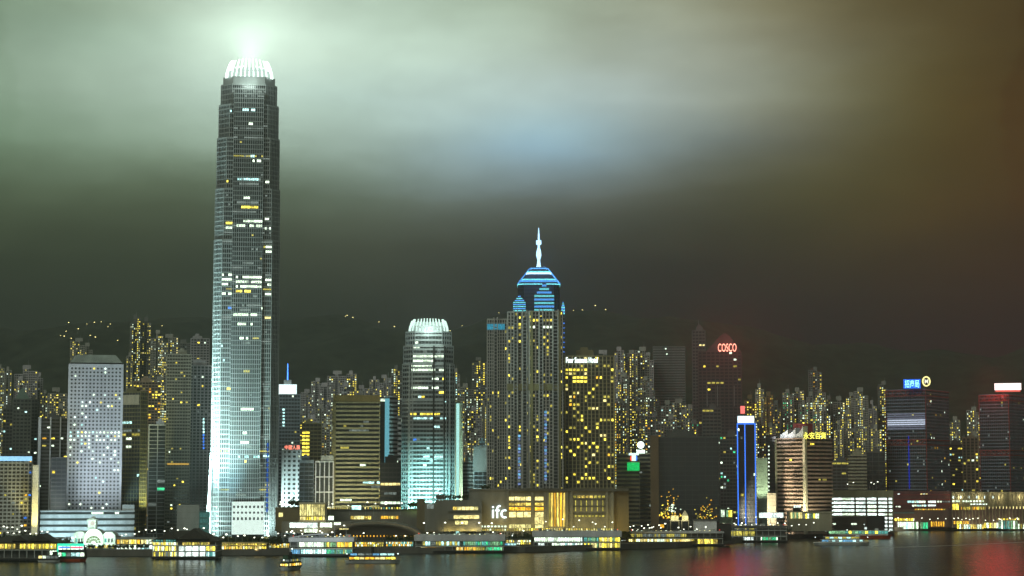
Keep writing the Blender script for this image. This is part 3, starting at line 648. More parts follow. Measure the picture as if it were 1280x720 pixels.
    b = MB(); x0, _ = f.px(481.5, 540); e = MB(); e.box(-f.w/2-.5, -f.w/2-.1, .4, f.d-.4, f.h*.32, f.h-1, emat('cyan_face_glow', (.22, .68, .8), .8, .15)); e.build('glow_strip', f.t)  # cyan sheet glows in place of light falling on the left face
    b.tube((-f.w/2+1, 3, f.h), (-f.w/2+1, 3, f.h+25), .5, .25, steel); b.build('mast', f.t)
    bld('office_tower', 'black slot-like tower squeezed between olive banded and cyan-lit towers', 'office tower', 474.5, 482, 498, 2035, black, glass, 4, .2, 8, 0, .3, [(0, .03, 'w')], plant=False, yref=540)
    bld('office_block', 'dark block with amber strip at left foot of claw-crowned shorter tower', 'office block', 475, 501, 580, 1880, dark, glass, 4.2, .35, 4, .4, .5, [(0, .06, 'wk', 'run')], pxlit=[(476, 500, 608, 'Y', 1), (484, 494, 618, 'k'), (477, 500, 627, 'w')], yref=610)
    bld('office_tower', 'narrow tower of bright white stripes behind half-height claw tower', 'office tower', 494, 505, 524, 2120, white, glass, 5.2, .5, 3, 0, .6, [(0, .3, 'wc', 'run')], plant=False, yref=560)
    bld('office_block', 'grey louvred block behind cyan-edged slab', 'office block', 578, 592, 578, 2010, grey, glass, 3.4, .45, 3, 0, .5, [(0, .05, 'k', 'run')], yref=600)
    f = bld('office_block', 'blank-topped dark block with blue lamps left of twin apartment slabs', 'office block', 592, 609, 558, 1990, mat('blue_grey', (.24, .28, .32)), glass, 4, .2, 5, .3, .5, [(0, .18, 'bcw', 'dot', (0, 6))], yref=600)
    b = MB(); b.box(-f.w/2+.1, f.w/2-.1, -.5, -.05, f.h*.72, f.h, grey); b.build('blank_panel', f.t)
    # twin serviced-apartment slabs
    yl = [(0, .14, 'yyyyyd', 'col'), (0, .12, 'd'), (1, .06, 'yyd')]
    SL = []; apt = mat('apartment_tile', (.40, .39, .36), .6); gla = mat('apartment_glass', (.03, .034, .034), .2)
    f = bld('apartment_slab', 'left ribbed apartment slab with blue-lit top band', 'apartment tower', 608.5, 634, 400, 1862, apt, gla, 3.1, .20, 2.4, .8, .5, [(0, .05, 'ydyd')], plant=False, yref=500, depth=22)
    SL.append(f)
    b = MB(); x0, z0 = f.px(609, 412); x1, z1 = f.px(631, 405); b.box(x0, x1, -.7, -.13, z0, z1, emat('top_band_blue', (.08, .55, .8), .9, .45)); b.build('light_or_glare_band', f.t)
    f = bld('apartment_slab', 'middle apartment slab dotted with yellow rooms and blue light column', 'apartment tower', 634, 661, 391, 1858, apt, gla, 3.1, .22, 3.2, 1.1, .6, yl, plant=False, yref=500, depth=24, pxlit=[(634, 660, 408, 'd', .8)])
    SL.append(f)
    sp = [(f.px(649, y)[0], -.25, f.px(649, y)[1], 2.2, 2.1, 'unkn'[i % 4], 0) for i, y in enumerate(range(545, 606, 4))]; panes(f.t, sp, name='accent_light')
    b = MB(); _, z = f.px(640, 484); b.box(-f.w/2, f.w/2, -.8, -.13, z-3, z+3, olive); b.build('belt', f.t)
    f = bld('apartment_slab', 'right apartment slab under blue-lit spired crown, dotted with yellow rooms', 'apartment tower', 661, 704, 390, 1850, apt, gla, 3.1, .22, 3.2, 1.1, .6, [(0, .14, 'yyyyyd', 'col'), (0, .12, 'd')], plant=False, yref=500, depth=26, pxlit=[(662, 697, 408, 'w', .95), (664, 672, 402, 'y', 1), (690, 697, 402, 'y', 1)])
    SL.append(f)
    b = MB(); _, z = f.px(640, 484); b.box(-f.w/2, f.w/2, -.8, -.13, z-3, z+3, olive)
    for px in (663, 698):
        x0, _ = f.px(px, 500); b.box(x0, x0+2.4, -1.1, .1, 0, f.h+1, olive)
    b.build('belt', f.t)
    sp = [(f.px(682, y)[0], -.25, f.px(682, y)[1], 2.2, 2.1, 'unkn'[i % 4], 0) for i, y in enumerate(range(515, 606, 4))]; panes(f.t, sp, name='accent_light')
    def stack(f, px0, px1, rib=True):
        m = MB(); x0, _ = f.px(px0, 500); x1, _ = f.px(px1, 500)
        m.box(x0, x1, -.2, -.05, 1, f.h-4, gla)
        for k in range(int((f.h-6)/3.1)): m.box(x0+.1, x1-.1, -1.5, -.22, 2+3.1*k, 2.9+3.1*k, grey)
        if rib:
            for x in (x0-.9, x1): m.box(x, x+.9, -1.6, .1, 0, f.h+2.5, apt)
        m.build('balcony_stack', f.t)
    stack(SL[0], 618, 621); stack(SL[1], 643, 646); stack(SL[1], 654, 658); stack(SL[2], 675, 678); stack(SL[2], 692, 697)
    f = bld('hotel', 'broad dark hotel of golden rooms with white lettering at its top', 'hotel', 706, 768, 446, 1862, mat('hotel_stone', (.20, .175, .095)), bronze, 3.5, .26, 3.4, .8, .6, [(0, .13, 'yyyYyod'), (0, .10, 'd'), (1, .05, 'y')], yref=520, depth=28, finm=mat('hotel_rib', (.42, .37, .20)), finout=.5,
            pxlit=[(708, 735, 461.5, 'y', .7), (707, 720, 467, 'd', 1), (716, 732, 473, 'y', 1), (716, 732, 477.5, 'y', 1)])
    sign('hotel_sign', 'white glowing hotel name across top of golden-roomed hotel', 707.5, 747, 446.5, 453.5, 1855, None, 'Four Seasons Hotel', emat('sign_white', (.8, 1, .92), 3.2, 0), margin=1, bold=.02, thick=.6)
    # block with the green screen
    f = bld('office_block', 'banded block carrying a green screen near its roof', 'office block', 770, 800, 569, 1900, beige, glass, 3.7, .46, 3, 0, .6, [(0, .05, 'k', 'run')], plant=False, yref=600)
    sign('video_screen', 'glowing green screen on banded block', 784, 799.3, 578, 588.3, 1893, emat('screen_green', (.02, 1, .22), 1.0, .4), cat='screen')
    sign('rooftop_sign', 'small multicoloured T-shaped roof sign above green screen', 786, 798.5, 566.3, 569, 1898, emat('sign_pale', (.7, 1, .85), 1.6, 0), legs=.5)
    t = sign('rooftop_sign', 'white disc-and-bar emblem on banded block right of green screen', 796, 806, 562.5, 566.5, 1906, emat('sign_white', (.8, 1, .92), 3.2, 0))
    b = MB(); b.tube((0, 0, 7.6), (0, 1, 7.6), 3.3, 3.3, MATS['sign_white'], 16); b.build('emblem', t)
    tt = bpy.data.objects.get('rooftop_sign.001')
    b = MB(); b.box(-1.9, 1.9, .1, 1, -5.2, -.05, emat('sign_pale', (.7, 1, .85), 1.6, 0)); b.box(-3.1, -1.95, .1, 1, -5, -.6, EM['r']); b.box(1.95, 3.1, .1, 1, -5, -.6, EM['b']); b.build('emblem', tt)
    bld('office_block', 'dim banded block right of green-screened block', 'office block', 799, 815, 568, 1915, beige, glass, 3.7, .42, 3, 0, .6, [(0, .03, 'k')], plant=False, yref=600)
    bld('service_core', 'tall blank brown shaft at left edge of big dark mirrored block', 'tower', 813, 823.5, 546, 1885, brown, brown, 4, .96, 30, 0, .1, plant=False, depth=26, yref=600)
    f = bld('office_block', 'wide dark mirrored glass block without lit floors', 'office block', 823, 899, 547, 1890, mat('mirror_mullion', (.09, .095, .09), .5), mat('mirror_glass', (.03, .033, .036), .08, 0, .2, .05, .6), 4.2, .07, 6, .18, .3, [(0, .012, 'dko')], yref=600, depth=40)
    sp = []  # small glowing panes imitate lamps reflected in the glass
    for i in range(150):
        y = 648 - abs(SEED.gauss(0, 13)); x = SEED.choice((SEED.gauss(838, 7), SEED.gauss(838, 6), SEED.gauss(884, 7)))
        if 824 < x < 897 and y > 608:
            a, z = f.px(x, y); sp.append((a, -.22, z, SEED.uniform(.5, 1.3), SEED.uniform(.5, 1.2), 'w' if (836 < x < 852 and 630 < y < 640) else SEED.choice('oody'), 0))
    panes(f.t, sp, name='lamp_reflection')
    # cosco tower
    f = bld('office_tower', 'tall dark tower with gabled top glowing red', 'office tower', 873, 928, 440, 2350, mat('mauve_stone', (.085, .07, .072)), glass, 3.8, .36, 5, 1.2, .8, [(0, .035, 'ydw'), (0, .10, 'gwk', 'run', (12, 26))], plant=False, yref=540, pxlit=[(884, 904, 480, 'd', .7)])
    b = MB(); x0, z0 = f.px(882, 440); x1, _ = f.px(926, 440); xm, zt = f.px(906, 416)
    for y0, y1 in ((1, 6),):
        b.add([(x0, y0, f.h+.3), (x1, y0, f.h+.3), (xm+6, y0, zt-4), (xm, y0, zt), (xm-6, y0, zt-4), (x0, y1+20, f.h+.3), (x1, y1+20, f.h+.3), (xm+6, y1+20, zt-4), (xm, y1+20, zt), (xm-6, y1+20, zt-4)],
              [(0,1,2,3,4), (9,8,7,6,5), (0,5,6,1), (1,6,7,2), (2,7,8,3), (3,8,9,4), (4,9,5,0)], mat('mauve_stone', (.085, .07, .072)))
    b.build('gable', f.t)
    for px in (884, 897, 918):
        x, z0 = f.px(px, 508); _, z1 = f.px(px, 482); b = MB(); b.box(x-.5, x+.5, -.9, -.2, z0, z1, grey); b.build('rib', f.t)
    sp = [(f.px(904, y)[0], -.3, f.px(904, y)[1], 2.0, 3.2, 'b', 0) for y in range(588, 625, 5)]; panes(f.t, sp, name='accent_light')
    sign('rooftop_sign', 'five red glowing roof letters on gabled dark tower', 897.5, 920.5, 429.5, 439.5, 2344, None, 'COSCO', emat('sign_red_letters', (1, .32, .22), 3.2, 0), margin=1, bold=.008)
    glow(f.wpt(8, -12, f.h+6), 4.5e3, (1, .05, .03), 3)
    spot(f.wpt(8, -8, f.h+5), f.wpt(8, -400, -60), 3.2e5, 130, (1, .05, .05), .6, 40)  # added red lamp in mid-air, spreads the letters' reflection on the water
    bld('office_tower', 'second dim tower peak just left of red-lettered gabled tower', 'office tower', 865, 882, 414, 2420, concd, glass, 3.8, .4, 4.5, 1, .7, [(0, .03, 'yd')], yref=440, mast=14, pxlit=[(877, 882, 431, 'Y', 1)])
    bld('office_block', 'dark block with one floodlit pale gable left of blue-neon tower', 'office block', 878, 902, 512, 2200, concd, glass, 3.8, .4, 4, .6, .5, [(0, .10, 'gkwd', 'run')], yref=560, pxlit=[(879, 890, 509, 'w', 1), (879, 890, 513, 'd', 1)])
    bld('office_block', 'dark block speckled with green lights behind blue-neon tower', 'office block', 900, 924, 546, 2140, concd, glass, 3.6, .35, 3.4, .5, .5, [(0, .16, 'gkwdc')], yref=590)
    # blue neon tower
    f = bld('office_tower', 'slim black tower edged in blue neon with white lit top', 'office tower', 921.5, 945, 530, 2060, black, glass, 4, .2, 3, .2, .5, [(0, .03, 'dwk')], plant=False, yref=580)
    for px in (922.2, 931.5, 944.3):
        n = MB(); x, _ = f.px(px, 580); n.box(x-.55, x+.55, -.9, -.2, 0, f.h+.8, emat('neon_blue', (.05, .22, 1), 1.6, 0)); n.build('neon_tube', f.t)
    n = MB(); n.box(-f.w/2+.6, f.w/2-.6, -.85, -.25, f.h-.4, f.h+.7, MATS['neon_blue']); n.build('neon_tube', f.t)
    sign('rooftop_sign', 'blank white lit roof board on blue-neon tower', 922, 942.5, 520, 529.3, 2062, emat('sign_blank', (.72, .95, 1), 2.2, .1), legs=1)
    sign('rooftop_sign', 'small red neon sign floating above blank white roof board', 925.5, 931, 507.5, 517, 2150, emat('sign_smallred', (1, .20, .17), 1.8, .2), legs=3)
    bld('office_block', 'pale green-lit plain slab right of blue-neon tower', 'office block', 946, 959.5, 574, 2075, mat('pale_green', (.32, .40, .30)), conc, 3.8, .95, 30, 0, .2, plant=False, yref=600)
    spot(P(952, 640, 2050), P(952, 590, 2075), 1.6e5, 60, (.9, 1, .7))
    f = bld('office_block', 'dark block with a string of white lamps down its edge', 'office block', 958, 971, 545, 2120, dark, glass, 3.6, .2, 5, .2, .4, [], plant=False, yref=580)
    panes(f.t, [(f.px(961, y)[0], -.3, f.px(961, y)[1], 1.3, 1.5, 'w', 0) for y in range(558, 617, 5)], name='accent_light')
    bld('office_block', 'short cream block at foot of lamp-edged dark block', 'office block', 959, 970, 618, 2050, cream, conc, 3.6, .9, 30, 0, .2, plant=False, yref=630)
    # department-store tower
    f = bld('office_tower', 'brown banded tower with sawtooth roof and yellow characters', 'office tower', 969.5, 1041, 549, 2060, mat('rose_stone', (.36, .26, .20), .6), bronze, 3.9, .46, 3, 0, .9, [(0, .10, 'ydd', 'run'), (1, .10, 'yodd', 'run')], xc=1006.5, side='r', yaw=42, plant=False, yref=590)
    c = MB(); c.box(f.w/2-2.6, f.w/2+.5, -.5, 2.6, 0, f.h+1, cream); c.box(-f.w/2-.3, -f.w/2+1.6, -.4, 1.2, 0, f.h+.5, beige); c.build('corner_column', f.t)
    s = MB(); x0, z0 = f.px(974.5, 548); x1, _ = f.px(1003, 548); _, zb = f.px(990, 543); _, zt = f.px(990, 536.5); w = (x1-x0)/3
    s.box(x0, x1, 1, 8, f.h+.4, zb, white)
    for k in range(3):
        a = x0+w*k; s.add([(a,1,zb),(a+w,1,zb),(a+w,1,zt+k*1.4),(a+w*.55,1,zb+2.2),(a,8,zb),(a+w,8,zb),(a+w,8,zt+k*1.4),(a+w*.55,8,zb+2.2)], [(0,1,2,3),(7,6,5,4),(1,5,6,2),(2,6,7,3),(3,7,4,0),(0,4,5,1)], white)
    s.build('sawtooth_roof', f.t)
    b = MB(); b.box(-f.w*.15, f.w*.28, 12, 22, f.h, zt+6, red); b.build('plant_room', f.t)
    spot(f.wpt(f.w*.7, -22, 6), f.wpt(f.w/2, 0, 30), 3.6e5, 60, (1, .95, .65))
    spot(f.wpt(-f.w*.3, -70, 12), f.wpt(0, 0, 44), 6.5e5, 80, (1, .88, .64))
    spot(f.wpt(-f.w*.2, -14, f.h+3), f.wpt(-f.w*.2, 3, f.h+4), 1.2e4, 100, (1, 1, 1))
    sign('rooftop_sign', 'yellow glowing four-character sign beside white sawtooth roof', 1004.5, 1032.5, 540.3, 548.7, 2052, None, '永安百貨', emat('sign_yellow', (1, .92, .12), 2.6, 0), margin=1, bold=.005, legs=2)
    # bright car-park like office
    f = bld('office_block', 'low wide block of dazzling white floors under plain parapet', 'office block', 1021, 1117, 622, 2160, mat('khaki_stone', (.30, .28, .17)), dark, 3.9, .30, 9, .18, 1.2, [], plant=False, depth=28, yref=640)
    sp = []
    for r in range(f.fc.nf):
        for c in range(f.fc.ncol(0)): sp.append(f.fc.cell(0, c, r, 'W' if SEED.random() < .9 else 'w'))
    panes(f.t, sp)
    b = MB(); _, zt = f.px(1060, 613); b.box(-f.w/2, f.w/2, -.4, 6, f.h+.02, zt, mat('khaki_stone', (.30, .28, .17)))
    for px in (1069, 1083, 1097, 1110):
        x, _ = f.px(px, 640); b.box(x-.9, x+.9, -1.2, .3, 0, f.h-.2, brown)
    b.build('parapet', f.t)
    # twin glass towers with red trusses
    def twin(label, xl, xc, xr, yt, D, beltpy):
        g = bld('office_tower', label, 'office tower', xl, xr, yt, D, mat('twin_spandrel', (.20, .23, .29), .4), glass, 3.9, .34, 2.6, .16, .4, [(0, .025, 'kkd'), (1, .03, 'wodk')], xc=xc, side='r', yaw=22, plant=False, yref=550)
        q = MB()
        for py, hh in ((yt+3.5, 6.5), (beltpy, 6)):
            _, z = g.px((xl+xc)/2, py)
            for zz in (z-hh/2, z+hh/2): q.box(-g.w/2-.6, g.w/2+.6, -.8, g.d+.6, zz-.6, zz+.6, red)
            n = 6
            for i in range(n):
                x0 = -g.w/2 + g.w*i/n; x1 = x0+g.w/n; s_ = (z-hh/2, z+hh/2) if i % 2 else (z+hh/2, z-hh/2)
                q.tube((x0, -.7, s_[0]), (x1, -.7, s_[1]), .5, .5, red, 5); q.box(x0, x0+.9, -.75, -.3, z-hh/2, z+hh/2, red)
        for x in (-g.w/2-.5, g.w/2-.3): q.box(x, x+.8, -.72, -.05, 0, g.h, red)
        q.build('red_truss', g.t); return g
    g = twin('left twin glass tower with red trusses, blue-signed, a white glare band across it', 1108, 1158, 1187, 488, 2450, 553)
    b = MB(); lm = emat('glare_band', (.72, .82, 1), 1.1, .35); ld = emat('glare_band_dim', (.5, .56, .75), .38, .5)  # glowing strips laid across the glass to imitate glare
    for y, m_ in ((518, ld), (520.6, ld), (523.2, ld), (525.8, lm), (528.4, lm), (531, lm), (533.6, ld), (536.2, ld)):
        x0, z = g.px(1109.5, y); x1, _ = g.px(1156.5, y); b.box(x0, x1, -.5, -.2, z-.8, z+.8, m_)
    b.build('light_or_glare_band', g.t)
    b = MB(); x, z0 = g.px(1137, 611); _, z1 = g.px(1137, 545); b.box(x-.6, x+.6, -.6, -.18, z0, z1, emat('blue_line', (.02, .06, .9), .8, .4)); b.build('glow_strip', g.t)
    t = sign('rooftop_sign', 'blue lit three-character roof sign on left twin tower', 1129.5, 1150.5, 474, 485.5, 2446, emat('sign_blue', (.02, .16, 1), 1.3, 0), '招商局', emat('sign_cyan', (.35, .95, 1), 2.6, 0), margin=.84, legs=2, bold=.005)
    t = thing('rooftop_sign', 'yellow glowing ring emblem on left twin tower, right of blue sign', 'sign', P(1158, 483, 2446), R(14))
    b = MB(); n = 24
    for i in range(n):
        a0, a1 = 2*math.pi*i/n, 2*math.pi*(i+1)/n; b.tube((4.6*math.cos(a0), 0, 6+5.4*math.sin(a0)), (4.6*math.cos(a1), 0, 6+5.4*math.sin(a1)), .9, .9, emat('ring_yellow', (1, .9, .35), 1.8, 0), 6)
    b.build('ring', t); lettering('M', t, 4.4, 4.6, emat('ring_mark', (1, 1, .8), 1.4, 0), (0, -.2, 6), bold=.04); b = MB(); b.box(-.4, .4, -.3, .5, -3, 0, dark); b.build('support', t)
    g = twin('right twin glass tower with red trusses, washed red by roof board', 1225, 1262, 1300, 494, 2500, 566)
    t = sign('rooftop_sign', 'white-hot roof board with red underglow on right twin tower', 1243.5, 1276, 479, 487.5, 2496, emat('sign_hot', (1, .80, .76), 2.4, .1), legs=2)
    b = MB(); w = (P(1276, 480, 2496).x-P(1243.5, 480, 2496).x)/2; b.box(-w*.93, w*.93, .3, .8, -2.2, -.1, emat('sign_hot_red', (1, .16, .12), 1.2, .1)); b.build('red_base_strip', t)
    glow(g.wpt(6, -15, g.h-2), 8e3, (1, .07, .06), 3)
    spot(g.wpt(4, -8, g.h+8), Vector((g.o.x*.75, g.o.y-600, 0)), 2.2e5, 70, (1, .07, .07), .6, 32)  # added red lamp before the board, reddens the water
    bld('office_block', 'narrow tower with yellow-lit columns between twin glass towers', 'office block', 1203, 1224, 548, 2560, tan, bronze, 3.6, .25, 5, 1.5, .6, [(0, .12, 'ydw')], yref=580)
    bld('office_block', 'low teal-lit block right of left twin tower', 'office block', 1186, 1205, 556, 2600, concd, glass, 3.6, .4, 4, .4, .5, [(0, .12, 'cydk')], pxlit=[(1188, 1200, 556, 'c', 1), (1188, 1203, 560, 'y', .8)], yref=580)
front_row()

# ------------------------------------------------------------------ the spired tower behind the apartment slabs
def spired_tower():
    D = 2310; f = Frame(640.5, 706.5, 388, D); W = f.w
    t = thing('skyscraper', 'spired tower with blue neon terraces behind apartment slabs', 'skyscraper', f.o, f.rot)
    zof = lambda py: f.px(673, py)[1]
    nb = emat('spire_blue', (.10, .40, 1), 2.0, .6); nc = emat('spire_cyan', (.18, .82, .88), 2.0, .7); nw = emat('spire_white', (.45, .75, 1), 2.6, .1)
    wl, gl = MB(), MB(); pol = chamfer(W, W*.9, 8)
    Facade(pol, 0, zof(388), 3.9, .36, 3.4, .4, .6, grey, glass).emit(wl, gl)
    p2 = chamfer(W*.80, W*.72, 7, W*.09); Facade(p2, zof(388), zof(356), 3.9, .36, 3.4, .4, .6, dark, glass).emit(wl, gl)
    wl.build('wall', t); gl.build('glazing', t)
    rf = MB(); y1 = W*.09
    def tier(k0, k1, pa, pb, m): rf.prism(chamfer(W*k0, W*.9*k0, 6*k0, W*.45*(1-k0)), zof(pa), zof(pb), m, chamfer(W*k1, W*.9*k1, 6*k1, W*.45*(1-k1)))
    tier(.80, .72, 356, 351, dark); tier(.72, .46, 351, 341, dark); tier(.46, .40, 341, 338, grey); tier(.40, .18, 338, 331, dark); rf.build('stepped_roof', t)
    def ringline(k, py, hgt, m):
        pl = chamfer(W*k, W*.9*k, 6*k, W*.45*(1-k)); z = zof(py)
        ng = MB()
        for i in range(len(pl)): ng.obox(pl[i], pl[(i+1) % len(pl)], .5, .5, z, z+hgt, m)
        ng.build('neon_band', t)
    ringline(.80, 355, 1.0, nc); ringline(.73, 351.5, 2.0, nb); ringline(.66, 349, 1.4, nc); ringline(.47, 341, 2.0, nw); ringline(.43, 338.5, 1.3, nc); ringline(.30, 334, 1.3, nb)
    for x0, x1, top, base, dy in ((641.5, 657, 369, 389, -2), (668, 692.5, 354, 389, -3), (702, 706, 376, 392, 6)):      # the lit bays
        b = MB(); a, z0 = f.px(x0, base); c, z1 = f.px(x1, top); n = 8
        for i in range(n):
            z = z0+(z1-z0)*i/n; sh = 0 if i < n-3 else (c-a)*.13*(i-n+4); b.box(a+sh, c-sh, dy, dy+4, z, z+(z1-z0)/n*.55, (nc, nb)[i % 2]); b.box(a+sh+.3, c-sh-.3, dy+.4, dy+4.4, z+(z1-z0)/n*.55, z+(z1-z0)/n, dark)
        b.build('lit_bay', t)
    cy = W*.45
    for s in (-1, 1): sl = MB(); sl.tube((s*W*.40, cy-W*.3, zof(354)), (s*W*.17, cy-W*.1, zof(333)), .8, .6, nb, 5); sl.build('neon_strut', t)
    sp = MB(); sp.lathe([(3.2, zof(333)), (2.2, zof(328)), (1.5, zof(322)), (3.0, zof(316)), (2.6, zof(311)), (1.3, zof(306)), (1.1, zof(303)), (3.0, zof(302)), (3.0, zof(297)), (1.0, zof(296.5)), (.9, zof(290)), (.3, zof(281))], nw, 8, (0, cy)); sp.build('spire', t)
    sp = [(f.px(704.8, y)[0], -.2, f.px(704.8, y)[1], 1.6, 1.2, 'b', 0) for y in range(404, 444, 6)]; panes(t, sp, name='accent_light')
    glow(f.wpt(0, -18, zof(330)), 9e4, (.15, .35, 1), 3)
spired_tower()
